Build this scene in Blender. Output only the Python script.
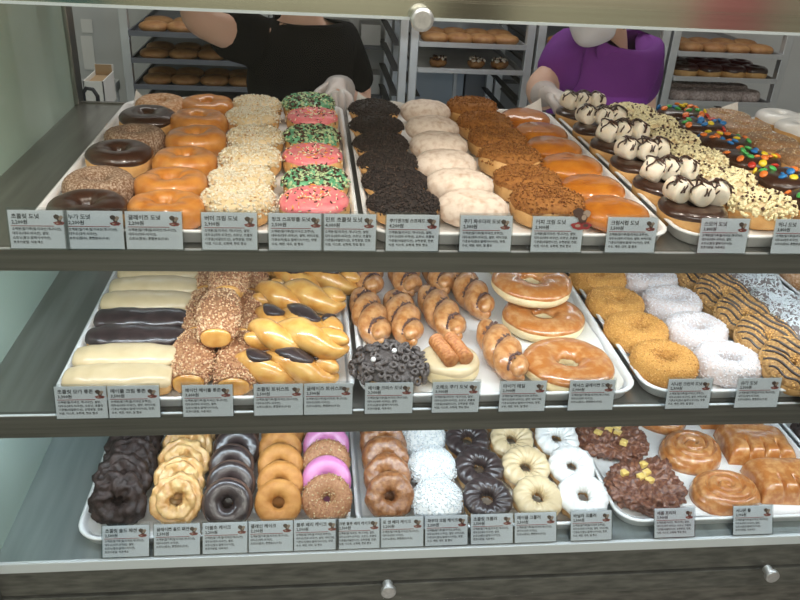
import bpy, bmesh, math, random
from mathutils import Vector, Matrix, Euler, noise
PI = math.pi
SC = bpy.context.scene
COL = SC.collection
for o in list(bpy.data.objects): bpy.data.objects.remove(o)

# ------------------------------------------------------------------ camera
FPX = 788.8
YAW, PITCH, ROLL = math.radians(7.378), math.radians(27.545), math.radians(3.412)
cy, sy, cp, sp = math.cos(YAW), math.sin(YAW), math.cos(PITCH), math.sin(PITCH)
FW = Vector((sy * cp, cy * cp, -sp)); R0 = Vector((cy, -sy, 0)); U0 = R0.cross(FW)
RT = R0 * math.cos(ROLL) + U0 * math.sin(ROLL); UP = -R0 * math.sin(ROLL) + U0 * math.cos(ROLL)
CAMP = Vector((0, 0, 1.6))
cd = bpy.data.cameras.new('camera'); cam = bpy.data.objects.new('camera', cd); COL.objects.link(cam)
cam.matrix_world = Matrix(((RT.x, UP.x, -FW.x, CAMP.x), (RT.y, UP.y, -FW.y, CAMP.y), (RT.z, UP.z, -FW.z, CAMP.z), (0, 0, 0, 1)))
cd.sensor_width = 36; cd.lens = FPX / 800 * 36; cd.clip_start = 0.02
SC.camera = cam
def ray(px, py): return FW + RT * ((px - 400) / FPX) + UP * ((300 - py) / FPX)
def atz(px, py, z):
    v = ray(px, py); return CAMP + v * ((z - CAMP.z) / v.z)
def aty(px, py, y):
    v = ray(px, py); return CAMP + v * (y / v.y)

# ------------------------------------------------------------------ world, exposure, large lights
w = bpy.data.worlds.new('world'); SC.world = w; w.use_nodes = True
w.node_tree.nodes['Background'].inputs[0].default_value = (0.82, 0.88, 0.95, 1)
w.node_tree.nodes['Background'].inputs[1].default_value = 0.20
SC.view_settings.view_transform = 'Standard'; SC.view_settings.look = 'None'
SC.view_settings.gamma = 1; SC.view_settings.use_curve_mapping = False
SC.view_settings.exposure = 0.0
try: SC.cycles.use_denoising = True
except Exception: pass
def area(name, loc, size, power, color, rot=(0, 0, 0)):
    l = bpy.data.lights.new(name, 'AREA'); l.shape = 'RECTANGLE'; l.size, l.size_y = size
    l.energy = power; l.color = color
    o = bpy.data.objects.new(name, l); o.location = loc; o.rotation_euler = rot; COL.objects.link(o); return o
area('shop_ceiling_light', (0.3, -0.9, 2.75), (2.6, 0.5), 37, (1, 0.97, 0.92), (0.35, 0, 0))
area('shop_wall_fill', (0.6, -2.1, 2.7), (2.6, 0.4), 34, (1, 0.96, 0.88))  # added fill that brightens the front wall reflected in the beam
area('kitchen_ceiling_light', (0.4, 2.5, 2.55), (2.6, 0.4), 20, (1, 0.97, 0.93))
# light strips of the case, plus two added rear fills: each sits in the lamp housing built under the roof and under the shelves
for k_ in range(10): area('top_lamp_light', (-0.40 + 0.2 * k_, 1.03, 1.475), (0.016, 0.016), 0.56, (1, 0.91, 0.80), (math.radians(38), 0, 0))
area('middle_rear_fill', (0.45, 1.66, 1.128), (1.8, 0.02), 1.5, (0.80, 0.91, 1.0))  # added low fill to brighten the deep end of the middle pans
area('lower_rear_fill', (0.45, 1.60, 0.852), (1.8, 0.02), 1.3, (0.74, 0.88, 1.0))  # same added fill for the back of the bottom deck
area('middle_strip_light', (0.45, 1.035, 1.112), (1.8, 0.02), 4.7, (0.80, 0.91, 1.0), (math.radians(46), 0, 0))
area('lower_strip_light', (0.45, 1.035, 0.832), (1.8, 0.02), 3.6, (0.74, 0.88, 1.0), (math.radians(44), 0, 0))

# ------------------------------------------------------------------ materials
MATS = {}
def mat(name, col, rough=0.5, col2=None, scale=20, metal=0.0, coat=0.0, bump=0.0, bscale=60, contrast=(0.35, 0.65),
        alpha=1.0, trans=0.0, sub=0.0, emit=0.0, stretch=None, spec=0.5, detail=3, rand=0.0, crough=0.08):
    if name in MATS: return MATS[name]
    if scale >= 10 and not stretch: scale *= 3.6
    bscale *= 3.5
    m = bpy.data.materials.new(name); m.use_nodes = True; nt = m.node_tree; b = nt.nodes['Principled BSDF']
    b.inputs['Base Color'].default_value = (*col, 1); b.inputs['Roughness'].default_value = rough
    b.inputs['Metallic'].default_value = metal; b.inputs['Coat Weight'].default_value = coat
    b.inputs['Coat Roughness'].default_value = crough
    b.inputs['Specular IOR Level'].default_value = spec
    b.inputs['Transmission Weight'].default_value = trans; b.inputs['Alpha'].default_value = alpha
    if sub: b.inputs['Subsurface Weight'].default_value = sub; b.inputs['Subsurface Radius'].default_value = (0.01, 0.006, 0.004)
    if emit: b.inputs['Emission Color'].default_value = (*col, 1); b.inputs['Emission Strength'].default_value = emit
    tc = nt.nodes.new('ShaderNodeTexCoord'); mp = nt.nodes.new('ShaderNodeMapping'); nt.links.new(tc.outputs['Object'], mp.inputs[0])
    if stretch: mp.inputs['Scale'].default_value = stretch
    oi = nt.nodes.new('ShaderNodeObjectInfo')
    mu = nt.nodes.new('ShaderNodeVectorMath'); mu.operation = 'SCALE'; mu.inputs[0].default_value = (3.1, 5.7, 1.3); nt.links.new(oi.outputs['Random'], mu.inputs['Scale'])
    nt.links.new(mu.outputs[0], mp.inputs['Location'])
    if col2:
        n = nt.nodes.new('ShaderNodeTexNoise'); n.inputs['Scale'].default_value = scale; n.inputs['Detail'].default_value = detail
        nt.links.new(mp.outputs[0], n.inputs['Vector'])
        r = nt.nodes.new('ShaderNodeValToRGB'); r.color_ramp.elements[0].position = contrast[0]; r.color_ramp.elements[1].position = contrast[1]
        r.color_ramp.elements[0].color = (*col, 1); r.color_ramp.elements[1].color = (*col2, 1)
        nt.links.new(n.outputs['Fac'], r.inputs[0])
        out = r.outputs[0]
        nt.links.new(out, b.inputs['Base Color'])
        if emit: nt.links.new(out, b.inputs['Emission Color'])
    if bump:
        n2 = nt.nodes.new('ShaderNodeTexNoise'); n2.inputs['Scale'].default_value = bscale; n2.inputs['Detail'].default_value = 4
        nt.links.new(mp.outputs[0], n2.inputs['Vector'])
        bp = nt.nodes.new('ShaderNodeBump'); bp.inputs['Strength'].default_value = bump; bp.inputs['Distance'].default_value = 0.002
        nt.links.new(n2.outputs['Fac'], bp.inputs['Height']); nt.links.new(bp.outputs[0], b.inputs['Normal'])
        if coat: nt.links.new(bp.outputs[0], b.inputs['Coat Normal'])
    MATS[name] = m; return m
def glassmat(name, tint, gloss=0.06, rough=0.02, haze=0.0, hazecol=(0.6, 0.7, 0.65)):
    m = bpy.data.materials.new(name); m.use_nodes = True; nt = m.node_tree; nt.nodes.clear()
    o = nt.nodes.new('ShaderNodeOutputMaterial'); t = nt.nodes.new('ShaderNodeBsdfTransparent'); t.inputs[0].default_value = (*tint, 1)
    g = nt.nodes.new('ShaderNodeBsdfGlossy'); g.inputs['Roughness'].default_value = rough
    mx = nt.nodes.new('ShaderNodeMixShader')
    f = nt.nodes.new('ShaderNodeLayerWeight'); pw = nt.nodes.new('ShaderNodeMath'); pw.operation = 'POWER'; pw.inputs[1].default_value = 5
    nt.links.new(f.outputs['Facing'], pw.inputs[0])
    sc = nt.nodes.new('ShaderNodeMath'); sc.operation = 'MULTIPLY_ADD'; sc.inputs[1].default_value = 0.9; sc.inputs[2].default_value = gloss; sc.use_clamp = True
    nt.links.new(pw.outputs[0], sc.inputs[0])
    nt.links.new(sc.outputs[0], mx.inputs[0]); nt.links.new(t.outputs[0], mx.inputs[1]); nt.links.new(g.outputs[0], mx.inputs[2])
    last = mx
    if haze:
        d = nt.nodes.new('ShaderNodeBsdfDiffuse'); d.inputs[0].default_value = (*hazecol, 1)
        m2 = nt.nodes.new('ShaderNodeMixShader'); m2.inputs[0].default_value = haze
        nt.links.new(mx.outputs[0], m2.inputs[1]); nt.links.new(d.outputs[0], m2.inputs[2]); last = m2
    nt.links.new(last.outputs[0], o.inputs[0]); MATS[name] = m; return m
M = {}
M['steel_beam'] = mat('steel_beam', (0.72, 0.70, 0.62), 0.13, (0.80, 0.78, 0.70), 4, metal=1.0, stretch=(0.3, 1, 30))
M['steel_face'] = mat('steel_face', (0.15, 0.148, 0.13), 0.42, (0.21, 0.205, 0.18), 6, metal=0.75, stretch=(0.6, 1, 25))
M['steel_shelf'] = mat('steel_shelf', (0.22, 0.215, 0.195), 0.30, (0.33, 0.325, 0.30), 5, metal=0.8, stretch=(6, 0.5, 1))
M['steel_deck'] = mat('steel_deck', (0.34, 0.38, 0.38), 0.30, (0.46, 0.50, 0.50), 4, metal=0.7, stretch=(7, 0.6, 1))
M['steel_dirty'] = mat('steel_dirty', (0.10, 0.097, 0.085), 0.5, (0.22, 0.212, 0.185), 22, metal=0.5, stretch=(1.0, 1, 4), bump=0.15, contrast=(0.3, 0.7))
M['lip'] = mat('lip', (0.80, 0.84, 0.86), 0.3, metal=0.2)
M['steel_bright'] = mat('steel_bright', (0.75, 0.75, 0.76), 0.28, metal=1.0)
M['knob'] = mat('knob', (0.66, 0.65, 0.64), 0.35, (0.8, 0.79, 0.78), 50, metal=0.9)
M['alu'] = mat('alu', (0.58, 0.60, 0.62), 0.4, (0.66, 0.68, 0.70), 7, metal=0.6)
M['dark'] = mat('dark', (0.035, 0.035, 0.04), 0.5)
M['pan'] = mat('pan', (0.87, 0.87, 0.87), 0.3, (0.82, 0.82, 0.82), 5, metal=0.0, coat=0.3)
M['paper'] = mat('paper', (0.87, 0.86, 0.84), 0.6, (0.78, 0.765, 0.73), 9, bump=0.25, bscale=30)
M['card'] = mat('card', (0.87, 0.89, 0.93), 0.5)
M['ink'] = mat('ink', (0.025, 0.025, 0.035), 0.6)
M['ink_grey'] = mat('ink_grey', (0.05, 0.05, 0.06), 0.6)
M['red_ink'] = mat('red_ink', (0.35, 0.035, 0.035), 0.6)
M['brown_ink'] = mat('brown_ink', (0.10, 0.05, 0.035), 0.6)
M['tan_ink'] = mat('tan_ink', (0.45, 0.32, 0.24), 0.6)
M['acrylic'] = glassmat('acrylic', (0.93, 0.95, 0.96), 0.07, 0.03)
M['glass'] = glassmat('glass', (0.97, 0.98, 0.975), 0.014, 0.0)
M['side_glass'] = glassmat('side_glass', (0.84, 0.91, 0.87), 0.08, 0.04, haze=0.32, hazecol=(0.72, 0.84, 0.76))  # pale diffuse haze mixed in to put extra brightness into the side glass
# ------------------------------------------------------------------ mesh helpers
class MB:
    def __init__(s): s.v = []; s.f = []; s.m = []
    def add(s, vs, fs, mi=0):
        k = len(s.v); s.v += [tuple(p) for p in vs]; s.f += [tuple(i + k for i in f) for f in fs]; s.m += [mi] * len(fs)
    def box(s, x0, x1, y0, y1, z0, z1, mi=0):
        s.add([(x0, y0, z0), (x1, y0, z0), (x1, y1, z0), (x0, y1, z0), (x0, y0, z1), (x1, y0, z1), (x1, y1, z1), (x0, y1, z1)],
              [(0, 3, 2, 1), (4, 5, 6, 7), (0, 1, 5, 4), (1, 2, 6, 5), (2, 3, 7, 6), (3, 0, 4, 7)], mi)
    def grid(s, rows, cu=False, cv=False, mi=0):
        nu, nv = len(rows), len(rows[0]); vs = [p for r in rows for p in r]; fs = []
        for i in range(nu if cu else nu - 1):
            for j in range(nv if cv else nv - 1):
                a = i * nv + j; b = i * nv + (j + 1) % nv; c = ((i + 1) % nu) * nv + (j + 1) % nv; d = ((i + 1) % nu) * nv + j
                fs.append((a, b, c, d))
        s.add(vs, fs, mi)
    def tube(s, pts, rad, n=8, closed=False, mi=0, caps=True):
        pts = [Vector(p) for p in pts]; N = len(pts); rows = []; up = Vector((0, 0, 1))
        prev = None
        for i, p in enumerate(pts):
            t = (pts[(i + 1) % N] - pts[i - 1]) if closed else (pts[min(i + 1, N - 1)] - pts[max(i - 1, 0)])
            if t.length < 1e-9: t = Vector((1, 0, 0))
            t.normalize()
            if prev is None:
                a = up if abs(t.z) < 0.9 else Vector((1, 0, 0)); nrm = t.cross(a).normalized()
            else:
                nrm = (prev - t * prev.dot(t)); nrm = nrm.normalized() if nrm.length > 1e-6 else t.cross(up).normalized()
            prev = nrm; bi = t.cross(nrm); r = rad(i / (N - 1)) if callable(rad) else rad
            rows.append([p + nrm * (r * math.cos(2 * PI * k / n)) + bi * (r * math.sin(2 * PI * k / n)) for k in range(n)])
        k0 = len(s.v); s.grid(rows, cu=closed, cv=True, mi=mi)
        if caps and not closed:
            s.f.append(tuple(k0 + i for i in range(n))); s.m.append(mi)
            s.f.append(tuple(k0 + (N - 1) * n + n - 1 - i for i in range(n))); s.m.append(mi)
    def lathe(s, prof, n=24, axis='z', o=(0, 0, 0), mi=0):
        rows = []
        for r, h in prof:
            row = []
            for k in range(n):
                a = 2 * PI * k / n; c, q = r * math.cos(a), r * math.sin(a)
                p = (c, q, h) if axis == 'z' else ((c, h, q) if axis == 'y' else (h, c, q))
                row.append((p[0] + o[0], p[1] + o[1], p[2] + o[2]))
            rows.append(row)
        s.grid(rows, cv=True, mi=mi)
    def build(s, name, mats, parent=None, smooth=True, recalc=True):
        me = bpy.data.meshes.new(name); me.from_pydata(s.v, [], s.f); 
        for m in (mats if isinstance(mats, (list, tuple)) else [mats]): me.materials.append(m)
        me.polygons.foreach_set('material_index', s.m)
        if smooth: me.polygons.foreach_set('use_smooth', [True] * len(me.polygons))
        if recalc:
            bm = bmesh.new(); bm.from_mesh(me); bmesh.ops.recalc_face_normals(bm, faces=bm.faces); bm.to_mesh(me); bm.free()
        me.update(); o = bpy.data.objects.new(name, me); COL.objects.link(o)
        if parent: o.parent = parent
        return o
def bevel(o, wd=0.002, seg=2):
    m = o.modifiers.new('bevel', 'BEVEL'); m.width = wd; m.segments = seg; m.limit_method = 'ANGLE'
    for p in o.data.polygons: p.use_smooth = False
    return o
def tag(o, label=None, cat=None, group=None, kind=None):
    if label: o['label'] = label
    if cat: o['category'] = cat
    if group: o['group'] = group
    if kind: o['kind'] = kind
    return o
def empty(name, loc=(0, 0, 0), rot=(0, 0, 0)):
    o = bpy.data.objects.new(name, None); COL.objects.link(o); o.location = loc; o.rotation_euler = rot; o.empty_display_size = 0.02; return o
def copy_tree(o, parent=None):
    kids = [c for c in KIDS.get(o.name, [])] if o.name in KIDS else list(o.children)
    KIDS[o.name] = kids
    c = o.copy(); COL.objects.link(c)
    if parent: c.parent = parent
    for k in kids: copy_tree(k, c)
    return c
KIDS = {}
def nz(x, y, z): return noise.noise(Vector((x, y, z)))
def fb(x, y, z): return nz(x, y, z) + 0.55 * nz(2.1 * x, 2.1 * y, 2.1 * z) + 0.3 * nz(4.3 * x, 4.3 * y, 4.3 * z)
def P(x): return math.copysign(abs(x) ** 0.82, x)

# ------------------------------------------------------------------ pastry surfaces: f(u, v, off) in local space, base at z = 0
class Ring:
    cu = True; cv = True; pole = False
    def __init__(s, D=0.104, hole=0.018, h=0.042, seed=0, amp=0.03, flute=0, nf=0, tw=1.0, rough=0.0, rf=60, groove=0.0):
        s.R = (D / 2 + hole / 2) / 2; s.a = (D / 2 - hole / 2) / 2; s.h = h; s.seed = seed * 7.3; s.amp = amp
        s.flute, s.nf, s.tw, s.rough, s.rf, s.groove = flute, nf, tw, rough, rf, groove
    def f(s, u, v, off=0):
        cu_, su_ = math.cos(u), math.sin(u)
        n = 1 + s.amp * nz(cu_ * 1.3, su_ * 1.3, s.seed)
        fl = 1 + s.flute * math.cos(s.nf * u + s.tw * v)
        k = 1 + s.amp * 1.2 * nz(cu_ * 2.2 + 5, su_ * 2.2, s.seed + 3)
        if s.groove:
            k -= s.groove * math.exp(-((v - 0.95 - 0.25 * nz(cu_ * 2, su_ * 2, s.seed + 9)) / 0.22) ** 2)
        r = s.R * n + (s.a * fl + off) * P(math.cos(v)) * k
        z = s.h / 2 + (s.h / 2 * fl + off) * P(math.sin(v)) * k
        x, y = r * cu_, r * su_
        if s.rough:
            d = s.rough * fb(x * s.rf, y * s.rf, z * s.rf + s.seed)
            x += d * cu_ * math.cos(v); y += d * su_ * math.cos(v); z += d * math.sin(v)
        return Vector((x, y, max(z, 0.0)))
    def top(s, x, y):
        r = math.hypot(x, y); q = min(1, abs(r - s.R) / s.a); z = s.h / 2 + s.h / 2 * (max(0, 1 - q * q)) ** 0.5
        return z
class Bun:
    cu = True; cv = False; pole = True
    def __init__(s, D=0.104, h=0.046, seed=0, amp=0.04, ex=1.0, dimple=0.0, rough=0.0, rf=60, pw=0.85):
        s.D, s.h, s.seed, s.amp, s.ex, s.dimple, s.rough, s.rf, s.pw = D, h, seed * 5.1, amp, ex, dimple, rough, rf, pw
    def f(s, u, v, off=0):
        cu_, su_ = math.cos(u), math.sin(u)
        n = 1 + s.amp * nz(cu_ * 1.3, su_ * 1.3, s.seed)
        c = max(0.0, math.cos(v)) ** s.pw; q = math.sin(v); q = math.copysign(abs(q) ** 0.9, q)
        r = (s.D / 2 * n + off) * c
        z = s.h / 2 + (s.h / 2 + off) * q * (1 + 0.5 * s.amp * nz(cu_ * c * 2, su_ * c * 2, s.seed + 4))
        if s.dimple: z -= s.dimple * math.exp(-(r / 0.012) ** 2)
        x, y = r * cu_ * s.ex, r * su_
        if s.rough:
            d = s.rough * fb(x * s.rf, y * s.rf, z * s.rf + s.seed)
            x += d * cu_ * c; y += d * su_ * c; z += d * q
        return Vector((x, y, max(z, 0.0)))
class Loaf:
    cu = False; cv = True; pole = False
    def __init__(s, L=0.155, W=0.062, H=0.042, seed=0, amp=0.05, rough=0.0, rf=60, pw=0.30):
        s.L, s.W, s.H, s.seed, s.amp, s.rough, s.rf, s.pw = L, W, H, seed * 3.7, amp, rough, rf, pw
    def f(s, u, v, off=0):
        uu = min(max(u, 0), 1); c = -math.cos(PI * uu); sn = max(0.0, math.sin(PI * uu)); e = sn ** s.pw
        k = 1 + s.amp * nz(c * 2.5, math.cos(v), s.seed) + s.amp * nz(c * 5, math.sin(v) + 3, s.seed)
        x = (s.L / 2 + off) * math.copysign(abs(c) ** 0.9, c)
        y = (s.W / 2 + off) * e * P(math.cos(v)) * k + 0.003 * nz(c * 1.5, 1, s.seed)
        z = s.H / 2 + (s.H / 2 + off) * (e ** 0.8) * P(math.sin(v)) * k
        if s.rough:
            d = s.rough * fb(x * s.rf, y * s.rf, z * s.rf + s.seed); y += d * math.cos(v); z += d * math.sin(v)
        return Vector((x, y, max(z, 0.0)))
def body(S, nu=44, nv=20):
    mb = MB()
    if S.pole:
        rows = [[S.f(2 * PI * i / nu, -PI / 2 + PI * j / nv) for j in range(nv + 1)] for i in range(nu)]
        mb.grid(rows, cu=True)
    elif S.cu:
        mb.grid([[S.f(2 * PI * i / nu, 2 * PI * j / nv) for j in range(nv)] for i in range(nu)], cu=True, cv=True)
    else:
        mb.grid([[S.f(i / nu, 2 * PI * j / nv) for j in range(nv)] for i in range(nu + 1)], cv=True)
    return mb
def shell(S, v0, v1, off=0.002, wav=0.25, wf=3.0, seed=0, nu=60, nv=14, u0=0.02, u1=0.98):
    mb = MB(); rows = []
    for i in range(nu if S.cu else nu + 1):
        if S.cu: u = 2 * PI * i / nu; a, b = math.cos(u) * wf / 2, math.sin(u) * wf / 2
        else: u = u0 + (u1 - u0) * i / nu; a, b = u * wf * 2, 0.3
        va = v0 + wav * nz(a, b, seed * 3.1 + 0.5) * 2; vb = v1 + wav * nz(a + 9, b, seed * 3.1 + 0.5) * 2 if not S.pole else PI / 2
        row = []
        for j in range(nv + 1):
            t = j / nv; o = off
            if j == 0: o = -0.0015
            elif j == 1: o = off * 0.75
            if not S.pole:
                if j == nv: o = -0.0015
                elif j == nv - 1: o = off * 0.75
            tt = t
            row.append(S.f(u, va + (vb - va) * tt, o * (1 if not (not S.cu and i in (0, nu)) else -0.5)))
        rows.append(row)
    mb.grid(rows, cu=S.cu); return mb
OCT = [(1, 0, 0), (-1, 0, 0), (0, 1, 0), (0, -1, 0), (0, 0, 1), (0, 0, -1)]
OCF = [(0, 2, 4), (2, 1, 4), (1, 3, 4), (3, 0, 4), (2, 0, 5), (1, 2, 5), (3, 1, 5), (0, 3, 5)]
BX = [(-1, -1, -1), (1, -1, -1), (1, 1, -1), (-1, 1, -1), (-1, -1, 1), (1, -1, 1), (1, 1, 1), (-1, 1, 1)]
BF = [(0, 3, 2, 1), (4, 5, 6, 7), (0, 1, 5, 4), (1, 2, 6, 5), (2, 3, 7, 6), (3, 0, 4, 7)]
def frame_at(S, u, v, off):
    p = S.f(u, v, off); e = 0.02; a = S.f(u + (e if S.cu else 0.01), v, off) - p; b = S.f(u, v + e, off) - p
    n = a.cross(b)
    if n.length < 1e-12: n = Vector((0, 0, 1))
    n.normalize()
    return p, n
def scatter(mb, S, n, size, rng, shape='crumb', v=(0.2, 2.9), off=0.001, nm=1, asp=(1, 1, 1), jit=0.35, u=(0.04, 0.96), mi0=0):
    for _ in range(n):
        if S.pole:
            sv = math.sin(v[0]) + (1 - math.sin(v[0])) * rng.random(); vv = min(math.asin(sv), 1.54)
        else: vv = rng.uniform(*v)
        uu = rng.uniform(0, 2 * PI) if S.cu else rng.uniform(*u)
        p, nn = frame_at(S, uu, vv, off)
        if nn.z < -0.3: nn = -nn
        q = nn.to_track_quat('Z', 'Y').to_matrix() @ Euler((rng.uniform(-jit, jit), rng.uniform(-jit, jit), rng.uniform(0, 6.28))).to_matrix()
        s = size * rng.uniform(0.7, 1.3)
        base, fs = (OCT, OCF) if shape == 'crumb' else (BX, BF)
        vs = []
        for b in base:
            k = 1 if shape != 'crumb' else rng.uniform(0.7, 1.25)
            vs.append(p + q @ Vector((b[0] * s * asp[0] * k, b[1] * s * asp[1] * k, b[2] * s * asp[2] * k)))
        mb.add(vs, fs, mi0 + rng.randrange(nm))
    return mb

# pastry materials
M['glazed'] = mat('glazed', (0.50, 0.17, 0.025), 0.35, (0.62, 0.26, 0.055), 16, coat=0.8, bump=0.12, bscale=35, sub=0.0)
M['glazed_pale'] = mat('glazed_pale', (0.78, 0.52, 0.2), 0.4, (0.66, 0.36, 0.1), 14, coat=0.4, bump=0.12)
M['amber'] = mat('amber', (0.42, 0.12, 0.010), 0.28, (0.52, 0.18, 0.018), 10, coat=1.0, crough=0.03, bump=0.10, bscale=28)
M['dough'] = mat('dough', (0.58, 0.31, 0.10), 0.6, (0.70, 0.42, 0.17), 14, bump=0.2)
M['dough_pale'] = mat('dough_pale', (0.80, 0.62, 0.33), 0.6, (0.86, 0.72, 0.45), 14, bump=0.2)
M['choc'] = mat('choc', (0.035, 0.014, 0.008), 0.28, (0.055, 0.024, 0.014), 18, coat=0.5, bump=0.12, bscale=30)
M['choc_cool'] = mat('choc_cool', (0.030, 0.020, 0.020), 0.3, (0.055, 0.036, 0.034), 18, coat=0.35, bump=0.3, bscale=24)
M['cocoa_sugar'] = mat('cocoa_sugar', (0.17, 0.085, 0.04), 0.8, (0.52, 0.40, 0.30), 90, contrast=(0.42, 0.7), bump=0.5, bscale=160, detail=5)
M['cinn_sugar'] = mat('cinn_sugar', (0.42, 0.20, 0.08), 0.8, (0.70, 0.50, 0.34), 60, contrast=(0.4, 0.7), bump=0.4, bscale=140)
M['nut_white'] = mat('nut_white', (0.72, 0.66, 0.52), 0.6)
M['nut_cream'] = mat('nut_cream', (0.64, 0.50, 0.30), 0.6)
M['nut_brown'] = mat('nut_brown', (0.42, 0.23, 0.10), 0.6)
M['cream_icing'] = mat('cream_icing', (0.66, 0.50, 0.28), 0.4, (0.74, 0.58, 0.36), 25, bump=0.2)
M['green_icing'] = mat('green_icing', (0.12, 0.40, 0.20), 0.35, (0.20, 0.50, 0.28), 20, coat=0.4)
M['pink_icing'] = mat('pink_icing', (0.80, 0.17, 0.20), 0.32, (0.86, 0.27, 0.27), 22, coat=0.4, bump=0.08)
M['mint_chip'] = mat('mint_chip', (0.50, 0.62, 0.34), 0.5)
M['brown_chip'] = mat('brown_chip', (0.07, 0.028, 0.014), 0.5)
M['sprinkle_white'] = mat('sprinkle_white', (0.86, 0.78, 0.56), 0.5)
M['sprinkle_orange'] = mat('sprinkle_orange', (0.85, 0.36, 0.07), 0.5)
M['oreo'] = mat('oreo', (0.012, 0.008, 0.007), 0.75, (0.03, 0.018, 0.014), 60, bump=0.5)
M['oreo2'] = mat('oreo2', (0.045, 0.026, 0.018), 0.7)
M['powder'] = mat('powder', (0.74, 0.62, 0.52), 0.85, (0.48, 0.32, 0.22), 26, contrast=(0.45, 0.80), bump=0.4, bscale=120, detail=6)
M['crumb_brown'] = mat('crumb_brown', (0.27, 0.095, 0.016), 0.8, (0.36, 0.15, 0.03), 70, bump=0.5)
M['crumb_dark'] = mat('crumb_dark', (0.21, 0.07, 0.012), 0.8)
M['marsh'] = mat('marsh', (0.76, 0.69, 0.57), 0.7, (0.80, 0.66, 0.46), 22, contrast=(0.5, 0.85), sub=0.15)
M['popcorn'] = mat('popcorn', (0.82, 0.73, 0.45), 0.6)
M['caramel_nut'] = mat('caramel_nut', (0.30, 0.155, 0.07), 0.45, (0.46, 0.27, 0.14), 60, contrast=(0.4, 0.65), coat=0.4, bump=0.5, bscale=100)
M['white_icing'] = mat('white_icing', (0.78, 0.77, 0.75), 0.35, (0.85, 0.82, 0.77), 20, coat=0.4, bump=0.15, bscale=25)
for n_, c_ in dict(candy_red=(0.55, 0.04, 0.02), candy_green=(0.07, 0.42, 0.10), candy_blue=(0.02, 0.19, 0.50), candy_yellow=(0.85, 0.62, 0.03), candy_orange=(0.80, 0.20, 0.03), candy_brown=(0.16, 0.05, 0.025)).items():
    M[n_] = mat(n_, c_, 0.3, coat=0.5)
M['beige_icing'] = mat('beige_icing', (0.62, 0.47, 0.27), 0.38, (0.68, 0.53, 0.32), 12, coat=0.35, bump=0.15, bscale=20)
M['nut_log'] = mat('nut_log', (0.30, 0.12, 0.05), 0.6, (0.46, 0.23, 0.11), 60, bump=0.6)
M['nut_pieces'] = mat('nut_pieces', (0.58, 0.33, 0.17), 0.6)
M['nut_pieces2'] = mat('nut_pieces2', (0.36, 0.15, 0.075), 0.6)
M['nut_pieces3'] = mat('nut_pieces3', (0.72, 0.50, 0.30), 0.6)
M['twist'] = mat('twist', (0.58, 0.25, 0.045), 0.35, (0.72, 0.40, 0.11), 13, coat=0.8, bump=0.15, bscale=28)
M['tiger'] = mat('tiger', (0.42, 0.15, 0.035), 0.38, (0.62, 0.32, 0.13), 24, coat=0.6, bump=0.2, bscale=45)
M['tiger_line'] = mat('tiger_line', (0.085, 0.04, 0.035), 0.6, (0.17, 0.09, 0.07), 150, bump=0.4)
M['texas'] = mat('texas', (0.48, 0.165, 0.035), 0.32, (0.64, 0.34, 0.14), 20, contrast=(0.45, 0.75), coat=0.9, bump=0.12, bscale=30)
M['crunch'] = mat('crunch', (0.50, 0.21, 0.035), 0.75, (0.70, 0.38, 0.10), 130, bump=0.6, bscale=220, detail=5)
M['sugar'] = mat('sugar', (0.70, 0.62, 0.60), 0.8, (0.55, 0.38, 0.30), 55, contrast=(0.46, 0.85), bump=0.5, bscale=220, detail=6)
M['peanut'] = mat('peanut', (0.26, 0.125, 0.035), 0.65, (0.52, 0.29, 0.10), 60, bump=0.5)
M['coconut'] = mat('coconut', (0.70, 0.72, 0.73), 0.6)
M['old_choc'] = mat('old_choc', (0.018, 0.010, 0.008), 0.55, (0.05, 0.03, 0.025), 22, coat=0.0, spec=0.35, bump=0.7, bscale=40)
M['old_glazed'] = mat('old_glazed', (0.52, 0.25, 0.07), 0.4, (0.76, 0.50, 0.21), 16, contrast=(0.32, 0.7), coat=0.5, bump=0.4, bscale=45)
M['choc_cake'] = mat('choc_cake', (0.10, 0.052, 0.038), 0.65, (0.14, 0.078, 0.055), 30, bump=0.3)
M['plain_cake'] = mat('plain_cake', (0.46, 0.18, 0.035), 0.6, (0.58, 0.27, 0.07), 20, bump=0.25, bscale=80)
M['violet_icing'] = mat('violet_icing', (0.52, 0.16, 0.36), 0.35, (0.58, 0.21, 0.41), 20, coat=0.3)
M['honey_cake'] = mat('honey_cake', (0.20, 0.065, 0.018), 0.35, (0.36, 0.155, 0.055), 40, coat=0.7, bump=0.5, bscale=90)
M['fritter'] = mat('fritter', (0.10, 0.028, 0.014), 0.4, (0.27, 0.11, 0.055), 45, contrast=(0.38, 0.66), coat=0.6, bump=0.8, bscale=70)
M['apple'] = mat('apple', (0.72, 0.47, 0.10), 0.3, (0.80, 0.60, 0.22), 60, coat=0.5)
M['roll'] = mat('roll', (0.42, 0.14, 0.028), 0.35, (0.60, 0.30, 0.11), 22, contrast=(0.42, 0.70), coat=0.8, bump=0.25, bscale=35)
M['wafer'] = mat('wafer', (0.38, 0.12, 0.03), 0.5, (0.52, 0.22, 0.07), 50, bump=0.4)
M['cereal'] = mat('cereal', (0.075, 0.058, 0.052), 0.6, (0.15, 0.125, 0.115), 60, bump=0.3)
M['yellow_cream'] = mat('yellow_cream', (0.85, 0.66, 0.28), 0.4)

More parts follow.
